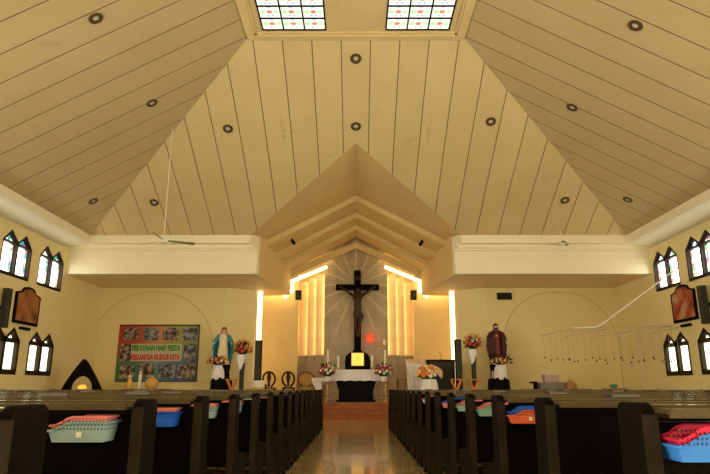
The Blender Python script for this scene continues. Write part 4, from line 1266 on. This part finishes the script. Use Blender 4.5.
# boxes at right
t = thing('storage_box', 'pinkish cardboard box on top of the pile right of the statue', 'box', (6.12, 19.4, 1.06))
MB().box(-.22, .22, -.15, .15, 0, .24).build('carton', 'box_pink', t, bevel=.01)
MB().box(-.23, .23, -.16, .16, .24, .26).build('lid', 'white', t)
t = thing('storage_box', 'flat grey box at the bottom of the pile right of the statue', 'box', (6.12, 19.4, .86))
MB().box(-.38, .36, -.2, .2, 0, .16).build('carton', 'box_grey', t, bevel=.01)
MB().box(-.39, .37, -.21, .21, .16, .20).build('lid', 'box_grey', t)
t = thing('camera_case', 'small black device with a handle left of the boxes', 'case', (5.63, 19.4, .86))
MB().box(-.05, .05, -.06, .06, 0, .17).build('body', 'black', t)
MB().box(-.17, .05, -.05, .05, .17, .23).build('handle', 'black', t)
t = thing('brown_bag', 'brown soft bag leaning beside the boxes', 'bag', (6.72, 19.4, .86))
MB().lathe([(.20, 0), (.22, .05), (.18, .15), (.09, .24), (.01, .27)], n=16, sy=.7, fold=.04).build('sack', 'bag_brown', t, True)
MB().tube([(-.06, 0, .22), (-.03, 0, .31), (.05, 0, .31), (.06, 0, .22)], .012, 6).build('strap', 'bag_brown', t)
t = tag(MB().ball((0, 0, .05), .10, 12, sx=1.3, sz=.6).build('green_bundle', 'green_cloth', None, True, loc=(7.9, 18.95, .9)), 'small green cloth bundle near the right wall', 'cloth')
low_table(7.9, 18.95, .6, .42, 'small low table under the green bundle near the right wall')

# ------------------------------------------------------------------ rod frame with hanging drops at right
t = thing('hanging_rod_frame', 'thin rod frame with rows of hanging drop strings in front of the right wall', 'hanging frame', (0, 0, 0))
Y0 = 16.0
def at(px, py, Y):
    th = R(14.1); u = (px - 356) / 600; v = (237 - py) / 600
    a = (u, math.cos(th) - v * math.sin(th), math.sin(th) + v * math.cos(th)); k_ = Y / a[1]
    return Vector((a[0] * k_, Y, .9 + a[2] * k_))
rods = [(at(541, 336, 15.8), at(575, 328, 17.7)), (at(565, 337, 15.7), at(608, 329, 17.6)), (at(591, 337, 15.6), at(640, 329, 17.5)), (at(615, 337, 15.5), at(676, 325, 17.3)), (at(638, 336, 15.4), at(688, 325, 17.1))]
for i, (a, b) in enumerate(rods):
    r_ = MB().tube([a, b], .010, 6).build('rod', 'rod_grey', t)
    for k_ in range(6):
        pnt = a.lerp(b, (k_ + .35) / 6)
        ln = pnt.z - random.uniform(1.58, 1.72)
        MB().tube([pnt, pnt - Vector((0, 0, ln))], .0045, 4).build('string', 'rod_grey', r_)
        MB().ball(pnt - Vector((0, 0, ln + .02)), .022, 8, sz=1.3).build('drop', 'bead', r_)
MB().tube([rods[0][1], rods[4][1]], .010, 6).build('cross_rod', 'rod_grey', t)
p1 = at(598, 327, 17.5); p2 = at(573, 328, 17.6); p3 = at(692, 268, 16.4)
p3.x = WR
MB().tube([p2, p1], .022, 8).tube([p1, p3], .022, 8).build('white_pole', 'white', t)
pf = rods[4][0].copy(); MB().tube([pf, Vector((pf.x + .0, pf.y, 0.0))], .010, 6).build('post', 'rod_grey', t)
MB().tube([rods[4][1], Vector((WR, rods[4][1].y + .1, rods[4][1].z + .05))], .010, 6).build('wall_tie', 'rod_grey', t)
